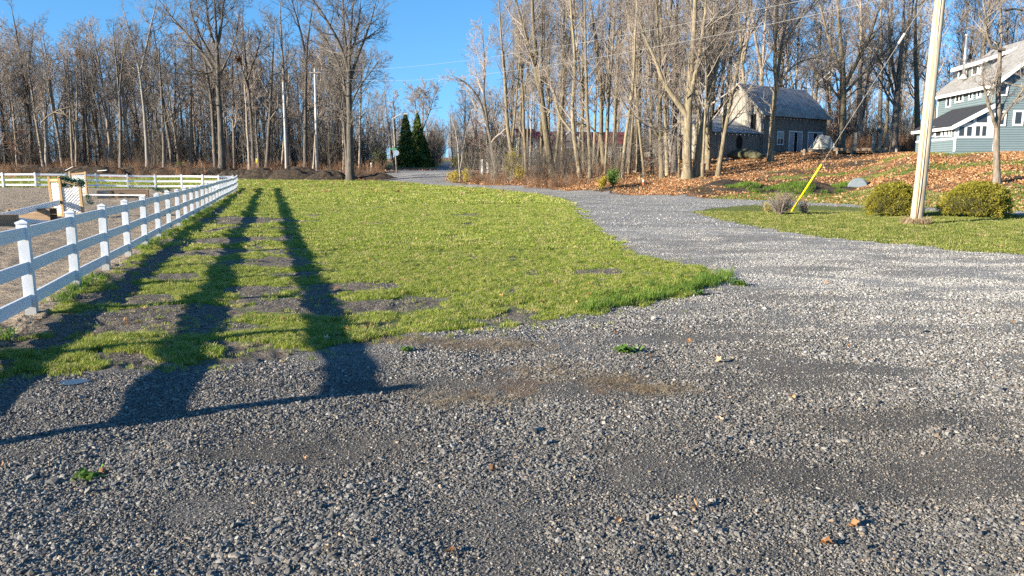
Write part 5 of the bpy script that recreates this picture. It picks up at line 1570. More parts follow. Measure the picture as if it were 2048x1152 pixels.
# compost bin
v = gpt(1716, 376)
t = thing('compost_bin', v, math.radians(-28), 'grey ribbed half-round box on the grass below the bank', 'bin')
arc = [(math.cos(a) * .62, 0, math.sin(a) * .62) for a in np.linspace(0, math.pi, 13)]
MB().poly([(x, -.45, z) for x, _, z in arc] , (0, .9, 0)).build('shell', M['plastic_grey'], t, bevel=.04)
for yy in (-.3, 0, .3): MB().poly([(x * 1.05, yy - .05, z * 1.05) for x, _, z in arc], (0, .10, 0)).build('rib', M['plastic_grey'], t)

# ------------------------------------------------------------------ building helpers
def V3(o, u, n, a, b, c): return (Vector(o) + Vector(u) * a + Vector((0, 0, 1)) * b + Vector(n) * c)
def siding(parent, o, u, n, L, z0, top, lap=.17, mat='siding', name='siding', proud=.05):
    """lapped boards on a wall from local origin O along U; TOP(z) gives the span (a0,a1) at that height"""
    mb = MB(); z = z0
    while True:
        a = top(z + lap * .5)
        if a is None: break
        a0, a1 = a
        if a1 - a0 > .02:
            mb.quadbox([V3(o, u, n, a0, z, 0), V3(o, u, n, a1, z, 0), V3(o, u, n, a1, z, proud), V3(o, u, n, a0, z, proud),
                        V3(o, u, n, a0, z + lap, 0), V3(o, u, n, a1, z + lap, 0), V3(o, u, n, a1, z + lap, proud * .1), V3(o, u, n, a0, z + lap, proud * .1)])
        z += lap
    return mb.build(name, M[mat], parent, kind='stuff')
def window(parent, o, u, n, a0, a1, z0, z1, fw=.11, mull=(), bars=(), proud=.07, shape=None, frame='paint_white', name='window'):
    """frame and pane on a wall; MULL: upright divisions, BARS: level divisions (fractions)"""
    mb = MB()
    def bx(p0, p1, q0, q1, c0=.0, c1=proud):
        mb.quadbox([V3(o, u, n, p0, q0, c0), V3(o, u, n, p1, q0, c0), V3(o, u, n, p1, q0, c1), V3(o, u, n, p0, q0, c1), V3(o, u, n, p0, q1, c0), V3(o, u, n, p1, q1, c0), V3(o, u, n, p1, q1, c1), V3(o, u, n, p0, q1, c1)])
    bx(a0 - fw, a1 + fw, z0 - fw, z0); bx(a0 - fw, a1 + fw, z1, z1 + fw); bx(a0 - fw, a0, z0, z1); bx(a1, a1 + fw, z0, z1)
    W, H_ = a1 - a0, z1 - z0
    for m_ in mull: bx(a0 + W * m_ - .035, a0 + W * m_ + .035, z0, z1, 0, proud - .004)
    for m_ in bars: bx(a0, a1, z0 + H_ * m_ - .035, z0 + H_ * m_ + .035, 0, proud - .008)
    f = mb.build(name, M[frame], parent)
    MB().quadbox([V3(o, u, n, a0, z0, .0), V3(o, u, n, a1, z0, .0), V3(o, u, n, a1, z0, .036), V3(o, u, n, a0, z0, .036), V3(o, u, n, a0, z1, .0), V3(o, u, n, a1, z1, .0), V3(o, u, n, a1, z1, .036), V3(o, u, n, a0, z1, .036)]) if False else None
    pm = MB(); pm.quadbox([V3(o, u, n, a0, z0, .001), V3(o, u, n, a1, z0, .001), V3(o, u, n, a1, z0, .036), V3(o, u, n, a0, z0, .036), V3(o, u, n, a0, z1, .001), V3(o, u, n, a1, z1, .001), V3(o, u, n, a1, z1, .036), V3(o, u, n, a0, z1, .036)])
    pm.build('pane', M['glass'], f)
    return f

# ------------------------------------------------------------------ blue house
HY = 58.0
c0 = P(1986, 299, HY)
HZ = c0.z - .15
RZH = -math.atan2(.11, 1)
house = thing('blue_house', (c0.x, c0.y, HZ), RZH, 'two-storey blue clapboard house with pale roof and glazed porch', 'house')
def hloc(px, py, v=None, u=None):
    """local (u, v, z) on the plane u=const or v=const seen at a picture point"""
    d = Vector(ray(px, py)); o = Vector((0, 0, EYE)); R_ = Matrix.Rotation(-RZH, 3, 'Z')
    lo = R_ @ (o - Vector((c0.x, c0.y, HZ))); ld = R_ @ d
    s = ((v - lo.y) / ld.y) if v is not None else ((u - lo.x) / ld.x)
    p = lo + ld * s
    return p
EAVE = hloc(1986, 160, v=0).z
GW, GD = 8.4, 10.2
RIDGE = EAVE + 3.5
print('house eave', EAVE, 'base', HZ, 'left wall len', hloc(1873, 183, u=0))
# walls
MB().box(0, GW, 0, GD, -.5, EAVE).build('wall', M['siding'], house)
MB().poly([(0.0, .0, EAVE + .002), (GW, .0, EAVE + .002), (GW / 2, 0, RIDGE)], (0, GD, 0)).build('gable', M['siding'], house)
slope = (RIDGE - EAVE) / (GW / 2)
def gable_span(z): 
    if z < EAVE: return (0.0, GW)
    e = (z - EAVE) / slope
    return None if e > GW / 2 - .05 else (e, GW - e)
siding(house, (0, -.002, 0), (1, 0, 0), (0, -1, 0), GW, .05, gable_span)
siding(house, (-.002, 0, 0), (0, 1, 0), (-1, 0, 0), GD, .05, lambda z: (0.0, GD) if z < EAVE - .05 else None)
MB().box(-.02, GW + .02, -.035, GD, -.6, .05).build('foundation', M['stone'], house)
# corner boards
MB().box(-.06, .10, -.06, .0, .05, EAVE - .02).build('corner_board', M['paint_white'], house)
MB().box(-.06, -.0, 0.002, .12, .05, EAVE - .02).build('corner_board', M['paint_white'], house)
MB().box(-.06, -.002, GD - .1, GD + .02, .05, EAVE - .02).build('corner_board', M['paint_white'], house)
# roof slabs
def slab(parent, p, th, mat, name='roof'):
    """quad P (4 points) given thickness along its normal"""
    a, b, c, d = [Vector(q) for q in p]; nn = (b - a).cross(d - a).normalized()
    if nn.z < 0: nn = -nn
    mb = MB(); mb.quadbox([a, b, c, d, a + nn * th, b + nn * th, c + nn * th, d + nn * th]); return mb.build(name, M[mat], parent)
oh, of = .45, .55
zl = EAVE - slope * oh
slab(house, [(-oh, -of, zl), (GW / 2, -of, RIDGE), (GW / 2, GD + .3, RIDGE), (-oh, GD + .3, zl)], .12, 'shingle')
slab(house, [(GW + oh, -of, zl), (GW + oh, GD + .3, zl), (GW / 2, GD + .3, RIDGE), (GW / 2, -of, RIDGE)], .12, 'shingle')
# shingle courses as raised edges on the slope in view
mb = MB(); k = 0
while k * .16 < (GW / 2 + oh) * 1.3 - .3:
    f = k * .16 / math.hypot(1, slope); x0 = -oh + f; z0 = zl + slope * f + .125 * math.hypot(1, slope)
    mb.quadbox([(x0, -of - .01, z0), (x0 + .12, -of - .01, z0 + slope * .12), (x0 + .12, GD + .3, z0 + slope * .12), (x0, GD + .3, z0), (x0, -of - .01, z0 + .02), (x0 + .12, -of - .01, z0 + slope * .12 + .004), (x0 + .12, GD + .3, z0 + slope * .12 + .004), (x0, GD + .3, z0 + .02)]); k += 1
mb.build('shingle_courses', M['shingle'], house, kind='stuff')
# bargeboards and fascia
mb = MB(); mb.poly([(-oh - .02, -of - .04, zl - .16), (GW / 2, -of - .04, RIDGE - .16), (GW / 2, -of - .04, RIDGE + .16), (-oh - .02, -of - .04, zl + .16)], (0, .035, 0)).build('bargeboard', M['paint_white'], house)
mb = MB(); mb.poly([(GW + oh + .02, -of - .04, zl - .16), (GW + oh + .02, -of - .04, zl + .16), (GW / 2, -of - .04, RIDGE + .16), (GW / 2, -of - .04, RIDGE - .16)], (0, .035, 0)).build('bargeboard', M['paint_white'], house)
MB().box(-oh - .05, -oh, -of, GD + .3, zl - .18, zl + .10).build('fascia', M['paint_white'], house)
MB().box(-oh - .0, -.07, -of + .05, GD + .2, zl - .03, zl - .005).build('soffit', M['paint_white'], house)
# left wall windows
for (x0, x1, y0, y1, mu) in [(1895.5, 1901.5, 188, 212, ()), (1914, 1926.5, 182, 202, (.5,)), (1941, 1946, 178, 197, ()), (1957, 1962, 176, 193, ()), (1974, 1980, 169, 188, ()), (1870, 1874, 194, 216, ())]:
    b_, a_ = hloc(x0, (y0 + y1) / 2, u=-.03), hloc(x1, (y0 + y1) / 2, u=-.03)
    zt, zb = hloc((x0 + x1) / 2, y0, u=-.03).z, hloc((x0 + x1) / 2, y1, u=-.03).z
    if b_.y > GD + .5: continue
    window(house, (-.045, 0, 0), (0, 1, 0), (-1, 0, 0), a_.y, b_.y, zb, zt, .12, mu)
# gable-end windows
for (x0, x1, y0, y1) in [(1998, 2013, 167, 189), (1994, 2009, 225, 249), (2028, 2044, 224, 248), (2095, 2112, 224, 248), (2075, 2093, 167, 189)]:
    a_, b_ = hloc(x0, y1, v=-.03), hloc(x1, y0, v=-.03)
    window(house, (0, -.045, 0), (1, 0, 0), (0, -1, 0), a_.x, b_.x, a_.z, b_.z, .12)
# raked attic window
aw = [hloc(2040, 128, v=-.05), hloc(2075, 100, v=-.05)]
f = MB().poly([(aw[0].x, -.06, aw[0].z - .1), (aw[1].x, -.06, aw[0].z - .1), (aw[1].x, -.06, aw[1].z - .1), ], (0, .05, 0)).build('window', M['paint_white'], house)
MB().poly([(aw[0].x + .35, -.075, aw[0].z), (aw[1].x - .1, -.075, aw[0].z), (aw[1].x - .1, -.075, aw[1].z - .35)], (0, .012, 0)).build('pane', M['glass'], f)
# dormer
du, dv0, dv1 = 1.0, 5.3, 9.4
dz0 = EAVE + slope * du; dz1 = dz0 + 1.15
ur = 3.4; dzr = EAVE + slope * ur + .05
dm = MB().poly([(du, dv0, dz0), (ur, dv0, dzr), (du, dv0, dz1)], (0, dv1 - dv0, 0)).build('dormer', M['siding'], house)
mb = MB()
z = dz0 + .02
while z < dzr - .1:
    x0 = du if z < dz1 else du + (z - dz1) / (dzr - dz1) * (ur - du)
    x1 = (z - EAVE) / slope
    if x1 > x0: mb.quadbox([(x0, dv0 - .03, z), (x1, dv0 - .03, z), (x1, dv0 - .002, z), (x0, dv0 - .002, z), (x0, dv0 - .01, z + .11), (x1, dv0 - .01, z + .11), (x1, dv0 - .002, z + .11), (x0, dv0 - .002, z + .11)])
    z += .115
mb.build('siding', M['siding'], dm, kind='stuff')
slab(dm, [(du - .35, dv0 - .35, dz1 - .14), (ur + .1, dv0 - .35, dzr + .03), (ur + .1, dv1 + .3, dzr + .03), (du - .35, dv1 + .3, dz1 - .14)], .12, 'shingle', 'dormer_roof')
mb = MB(); mb.poly([(du - .37, dv0 - .39, dz1 - .28), (ur + .1, dv0 - .39, dzr - .11), (ur + .1, dv0 - .39, dzr + .17), (du - .37, dv0 - .39, dz1 + .02)], (0, .03, 0)).build('bargeboard', M['paint_white'], dm)
MB().box(du - .40, du - .36, dv0 - .35, dv1 + .3, dz1 - .30, dz1 + .0).build('fascia', M['paint_white'], dm)
MB().box(du - .05, du + .06, dv0 - .05, dv0 - .032, dz0, dz1 - .1).build('corner_board', M['paint_white'], dm)
window(house, (du - .004, 0, 0), (0, 1, 0), (-1, 0, 0), dv0 + .4, dv0 + 1.2, dz0 + .28, dz1 - .28, .09)
window(house, (du - .004, 0, 0), (0, 1, 0), (-1, 0, 0), dv0 + 2.3, dv0 + 3.6, dz0 + .28, dz1 - .28, .09, (.5,))
# stove pipe
q = hloc(1927, 152, u=.55)
sp = MB().tube([(.55, q.y, q.z - .3), (.55, q.y, q.z + 3.1)], .12, 12).build('stovepipe', M['metal'], house, True)
MB().tube([(.55, q.y, q.z + 3.11), (.55, q.y, q.z + 3.3)], [.19, .16], 12).build('pipe_cap', M['metal'], sp, True)
for z in (1.0, 2.1): MB().tube([(.55, q.y, q.z + z), (.55, q.y, q.z + z + .05)], .130, 12).build('pipe_band', M['metal'], sp)
MB().tube([(.55, q.y, q.z - .25), (.55, q.y, q.z + .1)], [.34, .16], 12).build('flashing', M['steel_white'], sp)
# glazed lean-to porch
pl = hloc(1908, 290, v=0).x; ple = hloc(1908, 250, v=0).z; phe = hloc(1975, 207, v=0).z; PD = 7.0
pslope = (phe - ple) / (-pl)
MB().poly([(pl, .0, -.5), (-.004, .0, -.5), (-.004, .0, phe), (pl, .0, ple)], (0, PD, 0)).build('porch_wall', M['siding'], house)
def pspan(z):
    if z < ple: return (0, -pl - .01)
    e = (z - ple) / pslope
    return None if e > -pl - .1 else (e, -pl - .01)
zw0 = hloc(1940, 276, v=0).z
siding(house, (pl, -.002, 0), (1, 0, 0), (0, -1, 0), -pl, .05, lambda z: pspan(z) if z < zw0 else None)
siding(house, (pl - .002, 0, 0), (0, 1, 0), (-1, 0, 0), PD, .05, lambda z: (0, PD) if z < hloc(1900, 276, v=0).z else None)
slab(house, [(pl - .35, -.3, ple - pslope * .35), (-.035, -.3, phe + .0), (-.035, PD + .2, phe + .0), (pl - .35, PD + .2, ple - pslope * .35)], .10, 'black_roof', 'porch_roof')
mb = MB(); mb.poly([(pl - .38, -.36, ple - pslope * .35 - .17), (0.0, -.36, phe - .20), (.0, -.36, phe + .14), (pl - .38, -.36, ple - pslope * .35 + .13)], (0, .05, 0)).build('bargeboard', M['paint_white'], house)
MB().box(pl - .40, pl - .36, -.3, PD + .2, ple - pslope * .35 - .16, ple - pslope * .35 + .06).build('fascia', M['paint_white'], house)
MB().box(pl - .04, pl + .10, -.05, -.003, .0, ple - .02).build('corner_board', M['paint_white'], house)
MB().box(pl - .06, pl - .004, 0, PD, zw0 - .10, zw0 + .02).build('sill', M['paint_white'], house)
MB().box(pl + .02, -.02, -.06, -.003, zw0 + .0, zw0 + .10).build('sill', M['paint_white'], house)
MB().poly([(pl + .12, -.03, zw0 + .1), (-.02, -.03, zw0 + .1), (-.02, -.03, phe - .06), (pl + .12, -.03, ple + .04)], (0, .027, 0)).build('porch_frame', M['paint_white'], house)
def hp(px, py): q = hloc(px, py, v=-.03); return q
for (x0, x1, y0, y1) in [(1917, 1929, 253, 272), (1932.5, 1944, 253, 272), (1950, 1960.5, 252, 272), (1963, 1973, 252, 272)]:
    a_, b_ = hp(x0, y1), hp(x1, y0)
    window(house, (0, -.034, 0), (1, 0, 0), (0, -1, 0), a_.x, b_.x, a_.z, b_.z, .05, proud=.03)
for (ps) in ([(1927, 245), (1946.5, 245), (1946.5, 234)], [(1953, 245), (1974, 245), (1974, 218.5), (1953, 230)]):
    q = [hp(*p) for p in ps]
    cx = sum(v_.x for v_ in q) / len(q); cz = sum(v_.z for v_ in q) / len(q)
    big = [(v_.x + (v_.x - cx) * .12, -.05, v_.z + (v_.z - cz) * .12) for v_ in q]
    f = MB().poly(big, (0, .018, 0)).build('window', M['paint_white'], house)
    MB().poly([(v_.x, -.062, v_.z) for v_ in q], (0, .010, 0)).build('pane', M['glass'], f)
for (x0, x1) in [(1865.5, 1870), (1873, 1884), (1887, 1891), (1895, 1898.5), (1901, 1904)]:
    a_, b_ = hloc(x1, 263, u=pl - .03), hloc(x0, 263, u=pl - .03); zt, zb = hloc(x1, 255, u=pl - .03).z, hloc(x1, 271.5, u=pl - .03).z
    window(house, (pl - .034, 0, 0), (0, 1, 0), (-1, 0, 0), a_.y, b_.y, zb, zt, .07)

# ------------------------------------------------------------------ grey barn with its lean-to
BY = 85.0
bc = P(1524, 302, BY)
BR = math.radians(90 - 52.5)
barn = thing('old_barn', (bc.x, bc.y, bc.z - .2), BR, 'weathered grey board barn with corrugated metal roof and open doors', 'barn')
bz0 = barn.location.z
bx_, by_ = 12.3, 6.4
be = 8.05 - bz0; br = be + 3.1
MB().box(0, bx_, 0, by_, -.5, be).build('wall', M['black'], barn)
MB().poly([(0.0, 0, be), (0.0, by_, be), (0, by_ / 2, br)], (bx_, 0, 0)).build('gable', M['barn_pale_lit'], barn)
def boards(parent, L, top, u, n, o, w=.22, mat='barn_board', z0=-.1, seed=1, skip=()):
    mb = MB(); r = random.Random(seed); a = 0
    while a < L - .02:
        ww = min(w * r.uniform(.7, 1.3), L - a); c = r.uniform(.03, .055); t0, t1 = top(a), top(a + ww)
        zb = z0 + r.uniform(-.1, .12)
        for s0, s1, q in skip:
            if s0 <= a + ww / 2 <= s1: zb = q
        mb.quadbox([V3(o, u, n, a, zb, 0.002), V3(o, u, n, a + ww - .012, zb, 0.002), V3(o, u, n, a + ww - .012, zb, c), V3(o, u, n, a, zb, c), V3(o, u, n, a, t0, 0.002), V3(o, u, n, a + ww - .012, t1, 0.002), V3(o, u, n, a + ww - .012, t1, c), V3(o, u, n, a, t0, c)])
        a += ww
    return mb.build('wall_boards', M[mat], parent, kind='stuff')
dz = 2.35
doors = [(4.9, 7.3), (8.6, 11.4)]
boards(barn, bx_, lambda a: be, (1, 0, 0), (0, -1, 0), (0, 0, 0), skip=[(d0, d1, dz) for d0, d1 in doors], seed=2)
boards(barn, by_, lambda a: be + 3.1 * (1 - abs(a - by_ / 2) / (by_ / 2)) - .02, (0, 1, 0), (-1, 0, 0), (0, 0, 0), mat='barn_pale_lit', seed=3)
for d0, d1 in doors:
    mb = MB(); mb.box(d0 - .12, d0, -.10, 0, -.2, dz); mb.box(d1, d1 + .12, -.10, 0, -.2, dz); mb.box(d0 - .12, d1 + .12, -.10, 0, dz, dz + .14)
    f = mb.build('door', M['paint_white'], barn)
    w = (d1 - d0) / 3
    for k, x in enumerate((d0 + .03, d1 - w - .03)):
        g = MB().box(x, x + w, -.07, -.02, 0.0, dz - .05).build('door_leaf', M['siding_grey'], f)
    MB().box(d0 + w + .02, d0 + w + .09, -.09, -.075, 0, dz - .03).build('door_post', M['paint_white'], f)
    MB().box(d1 - w - .09, d1 - w - .02, -.09, -.075, 0, dz - .03).build('door_post', M['paint_white'], f)
window(barn, (0, -.06, 0), (1, 0, 0), (0, -1, 0), 2.6, 3.6, 1.0, 2.3, .1, (.5,), (.5,))
window(barn, (-.06, 0, 0), (0, 1, 0), (-1, 0, 0), 4.5, 5.3, be - .4, be + .6, .1)
mb = MB(); mb.box(-.075, -.06, .9, 1.5, 2.4, be - .2); mb.build('loft_opening', M['black'], barn)
def corrugated(parent, x0, x1, ya, za, yb, zb, pitch=.30, amp=.07, mat='roof_metal', name='roof_sheet', panels=1):
    """ridged metal sheets running down the slope from (yb,zb) to the eave (ya,za)"""
    n = int((x1 - x0) / pitch * 2)
    per = max(2, n // panels)
    nn = Vector((0, -(zb - za), yb - ya)).normalized()
    if nn.z < 0: nn = -nn
    i = 0; r = random.Random(4)
    while i < n:
        m = min(per, n - i); V, Q = [], []
        ex = r.uniform(-.03, .03)
        for k in range(m + 1):
            x = x0 + (x1 - x0) * (i + k) / n; a = amp if (i + k) % 2 else 0
            for (yy, zz_) in ((ya - ex, za), (yb, zb)): V.append((x, yy + nn.y * a, zz_ + nn.z * a))
            for (yy, zz_) in ((ya - ex, za), (yb, zb)): V.append((x, yy + nn.y * (a - .012), zz_ + nn.z * (a - .012)))
        for k in range(m):
            s = k * 4; Q += [(s, s + 4, s + 5, s + 1), (s + 2, s + 3, s + 7, s + 6), (s, s + 2, s + 6, s + 4), (s + 1, s + 5, s + 7, s + 3)]
        link(bpy.data.objects.new(name, np_mesh(name, np.array(V), np.array(Q), M[mat])), parent)
        i += m
so = .55
corrugated(barn, -.5, bx_ + .5, -so, be - so * 3.1 / 3.2 + .05, by_ / 2, br + .08, panels=14)
corrugated(barn, -.5, bx_ + .5, by_ + so, be - so * 3.1 / 3.2 + .05, by_ / 2, br + .08, panels=1)
mb = MB(); mb.poly([(-.56, -so, be - so - .12), (-.56, by_ / 2, br - .10), (-.56, by_ / 2, br + .12), (-.56, -so, be - so + .12)], (.05, 0, 0)).build('bargeboard', M['barn_pale_lit'], barn)
mb = MB(); mb.poly([(-.56, by_ + so, be - so - .12), (-.56, by_ + so, be - so + .12), (-.56, by_ / 2, br + .12), (-.56, by_ / 2, br - .10)], (.05, 0, 0)).build('bargeboard', M['barn_pale_lit'], barn)
def bulbs(parent, x0, x1, y, z, n, label):
    t = thing('string_lights', parent.matrix_world @ Vector((0, 0, 0)), 0, label, 'string lights')
    t.location = parent.location; t.rotation_euler = parent.rotation_euler
    MB().tube([(x0 + (x1 - x0) * k / (2 * n), y, z - (.08 if k % 2 else 0)) for k in range(2 * n + 1)], .012, 4).build('cable', M['wire_dark'], t)
    for k in range(n):
        x = x0 + (x1 - x0) * (k + .5) / n
        MB().tube([(x, y, z - .26), (x, y, z - .19), (x, y, z - .09)], [.02, .055, .03], 8).build('bulb', M['paint_white'], t, True)
bulbs(barn, .4, 8.0, -.35, be - .45, 12, 'string of white bulbs under the barn eave')
# lean-to
lx0 = -8.9; le = 5.75 - bz0; ltop = 7.65 - bz0; ld = 5.0
shed = thing('low_shed', barn.location, BR, 'low board shed with a round dark opening joined to the barn', 'shed')
MB().box(lx0, -.08, .3, ld, -.9, le).build('wall', M['black'], shed)
boards(shed, -.08 - lx0, lambda a: le, (1, 0, 0), (0, -1, 0), (lx0, .3, 0), z0=-.8, seed=6)
boards(shed, ld - .3, lambda a: le + (ltop - le) * (a + .3) / ld, (0, 1, 0), (-1, 0, 0), (lx0, .3, 0), mat='barn_pale_lit', z0=-.9, seed=7)
MB().poly([(lx0, .3, le), (lx0, ld, le), (lx0, ld, ltop)], (-lx0 - .1, 0, 0)).build('gable', M['barn_pale_lit'], shed)
corrugated(shed, lx0 - .3, -.09, -.15, le - .1, ld, ltop + .1, pitch=.36, panels=8)
oc = [(-3.7 + .55 * math.cos(a), .22, .0 + le * .50 + .75 * math.sin(a)) for a in np.linspace(0, 2 * math.pi, 25)[:-1]]
rg = MB().poly([(-3.7 + (x + 3.7) * 1.12, .235, le * .5 + (z - le * .5) * 1.12) for x, _, z in oc], (0, .03, 0)).build('round_window', M['barn_board'], shed)
MB().poly(oc, (0, .010, 0)).build('dark_opening', M['black'], rg)
bulbs(shed, lx0 + .3, -.4, -.22, le - .12, 12, 'string of white bulbs under the low shed eave')
# pale annexe behind the grove trunks
an = thing('white_annexe', P(1395, 318, 84), BR, 'small pale board lean-to behind the thick grove trunks', 'shed')
MB().box(-3.2, 0, 0, 2.5, -.5, 2.4).build('wall', M['barn_pale_lit'], an)
slab(an, [(-3.4, -.2, 2.41), (.2, -.2, 2.41), (.2, 2.7, 2.9), (-3.4, 2.7, 2.9)], .06, 'roof_metal')
boards(an, 3.2, lambda a: 2.4, (1, 0, 0), (0, -1, 0), (-3.2, 0, 0), mat='barn_pale_lit', seed=9, z0=-.3)
boards(an, 2.5, lambda a: 2.4, (0, 1, 0), (-1, 0, 0), (-3.2, 0, 0), mat='barn_pale_lit', seed=10, z0=-.3)

# ------------------------------------------------------------------ deck, posts, tarp
DY = 78.0
d0, d1 = P(1602, 298, DY), P(1775, 298, DY - 3)
dl = (d1 - d0); dl.z = 0; L = dl.length
deck = thing('wooden_deck', (d0.x, d0.y, 0), math.atan2(dl.y, dl.x), 'low unfinished wooden deck on posts in front of the barn', 'deck')
zt = d0.z
nb = 12
for k in range(nb): MB().box(0 if k > 5 else 2.2, L, k * .26, k * .26 + .24, zt, zt + .05).build('plank', M['lumber_grey'], deck)
MB().box(2.2, L, -.06, -.01, zt - .22, zt + .03).build('joist', M['lumber_h'], deck)
MB().box(0, 2.2, -.06, -.01, zt - .34, zt - .12).build('joist', M['lumber_h'], deck)
for a in (.3, 2.0, 3.3, 4.6, 4.9 + 3.6, L - .3):
    p = deck.matrix_world
    wx = d0.x + dl.x / L * a; wy = d0.y + dl.y / L * a
    MB().box(a - .09, a + .09, -.02, .16, hz(wx, wy) - .3, zt - .005).build('leg', M['lumber_grey'], deck)
for (px, y1_, y0_) in [(1708.5, 266, 300), (1746, 266, 300), (1758.5, 268, 300), (1772, 268, 300)]:
    a = P(px, y0_, DY + 1.4); b = P(px, y1_, DY + 1.4)
    o = thing('deck_post', a, 0, {1708.5: 'lone upright post on the deck', 1746: 'first of three upright posts on the deck', 1758.5: 'middle of three upright posts on the deck', 1772: 'last of three upright posts at the deck end'}[px], 'post')
    MB().box(-.15, .15, -.12, .12, -.3, b.z - a.z).build('shaft', M['lumber_grey'], o, bevel=.02)
    MB().box(-.17, .17, -.14, .14, b.z - a.z + .002, b.z - a.z + .04).build('top', M['lumber_grey'], o)
a = P(1645, 298, 80)
t = thing('tarp_covered_heap', a, .1, 'peaked shape under a grey-white tarp on the deck', 'covered object')
n = 34; g = np.linspace(-1, 1, n); A, B = np.meshgrid(g, g, indexing='ij')
top_ = np.minimum(1.36 + .10 * (A < -.1) - .12 * np.abs(A), 2.3 * (1 - np.abs(A)) + .02) * (1 - .45 * np.clip(np.abs(B) - .4, 0, 1)) * np.clip((1.0 - np.abs(B)) * 6, 0, 1)
fold = .05 * np.sin(A * 22 + 3 * fbm(A * 2, B * 2, 3)) * (np.abs(A) > .45)
Vv = np.stack([A * 1.18 + fold * .6, B * .8 + fold, top_ - .05 + .05 * fbm(A * 4, B * 4, 8)], -1).reshape(-1, 3)
i, j = np.meshgrid(np.arange(n - 1), np.arange(n - 1), indexing='ij'); q = (i * n + j).ravel()
link(bpy.data.objects.new('tarp', np_mesh('tarp', Vv, np.stack([q, q + n, q + n + 1, q + 1], -1), M['tarp'], True)), t)
MB().tube([(-1.2, -.82, .15), (1.2, -.82, .12)], .02, 5).build('rope', M['wire'], t)
# basketball-hoop-like stand and white chair before the barn
a = gpt(1552, 303)
t = thing('sign_stand', a, .2, 'thin metal stand with a small white plate before the barn', 'stand')
MB().tube([(0, 0, 0), (0, 0, 2.6)], .03, 6).build('pole', M['wire'], t); MB().box(-.15, .45, -.03, .0, .7, 1.2).build('plate', M['paint_white'], t)

# ------------------------------------------------------------------ red-roofed house and car
RY = 125.0
ra = P(1078, 327, RY)
red = thing('red_roofed_house', (ra.x, ra.y, ra.z), math.radians(8), 'low grey house with a red metal roof behind the grove', 'house')
L = 15.5; hh = 3.3
MB().box(0, L, 0, 7, -.6, hh).build('wall', M['siding_grey'], red)
siding(red, (0, -.002, 0), (1, 0, 0), (0, -1, 0), L, 0.0, lambda z: (0, L) if z < hh else None, .22, 'siding_grey')
siding(red, (-.002, 0, 0), (0, 1, 0), (-1, 0, 0), 7, 0.0, lambda z: (0, 7) if z < hh else None, .22, 'paint_white')
slab(red, [(-.5, -.6, hh - .2), (L + .5, -.6, hh - .2), (L + .5, 3.5, hh + 1.75), (-.5, 3.5, hh + 1.75)], .12, 'red_roof')
slab(red, [(-.5, 7.6, hh - .2), (-.5, 3.5, hh + 1.75), (L + .5, 3.5, hh + 1.75), (L + .5, 7.6, hh - .2)], .12, 'red_roof')
MB().poly([(.001, 0, hh), (.001, 7, hh), (.001, 3.5, hh + 1.7)], (L - .002, 0, 0)).build('gable', M['paint_white'], red)
MB().box(3.2, 6.0, -1.6, -.04, -.4, hh + .2).build('porch_bay', M['siding_grey'], red)
mb = MB(); mb.poly([(2.9, -1.8, hh + .2), (6.3, -1.8, hh + .2), (4.6, -1.8, hh + 1.7)], (0, 3, 0)).build('porch_gable', M['siding_grey'], red)
mb = MB(); mb.bar((2.7, -1.85, hh + .1), (4.6, -1.85, hh + 1.8), .1, .2).bar((6.5, -1.85, hh + .1), (4.6, -1.85, hh + 1.8), .1, .2).build('bargeboard', M['paint_white'], red)
MB().box(6.6, 8.6, -.08, -.032, .1, 2.6).build('dark_porch_opening', M['black'], red)
for a0, a1 in ((1.0, 2.2), (9.6, 11.2), (12.4, 14.2)): window(red, (0, -.035, 0), (1, 0, 0), (0, -1, 0), a0, a1, 1.1, 2.5, .12, (.5,))
window(red, (0, -1.602, 0), (1, 0, 0), (0, -1, 0), 4.0, 5.2, .9, 2.4, .12, (.5,))
for a0 in (1.4, 4.3): window(red, (-.035, 0, 0), (0, 1, 0), (-1, 0, 0), a0, a0 + 1.2, 1.0, 2.5, .12, (.5,), (.5,))
d = MB().box(11.3, 12.1, -.09, -.033, -.1, 2.1).build('door', M['paint_white'], red); MB().tube([(11.4, -.13, 1.0), (11.4, -.10, 1.0)], .04, 6).build('handle', M['metal'], d)
# second pale shed end at the left
g2 = P(1040, 327, 122)
sh = thing('pale_garden_shed', g2, math.radians(20), 'small pale teal shed with red roof left of the grey house', 'shed')
MB().box(0, 2.6, 0, 3, -.5, 3.9).build('wall', m_plain('pale_teal_board', (.50, .60, .58), .7, .15, 3), sh)
slab(sh, [(-.3, -.4, 3.95), (2.9, -.4, 3.95), (2.9, 1.6, 5.3), (-.3, 1.6, 5.3)], .1, 'red_roof')
window(sh, (0, -.003, 0), (1, 0, 0), (0, -1, 0), .4, 1.1, 1.9, 3.3, .1, (.5,), (.5,)); window(sh, (0, -.003, 0), (1, 0, 0), (0, -1, 0), 1.5, 2.2, 1.9, 3.3, .1, (.5,), (.5,))
MB().box(.8, 1.8, -.05, -.003, -.1, 1.5).build('door', M['paint_white'], sh)

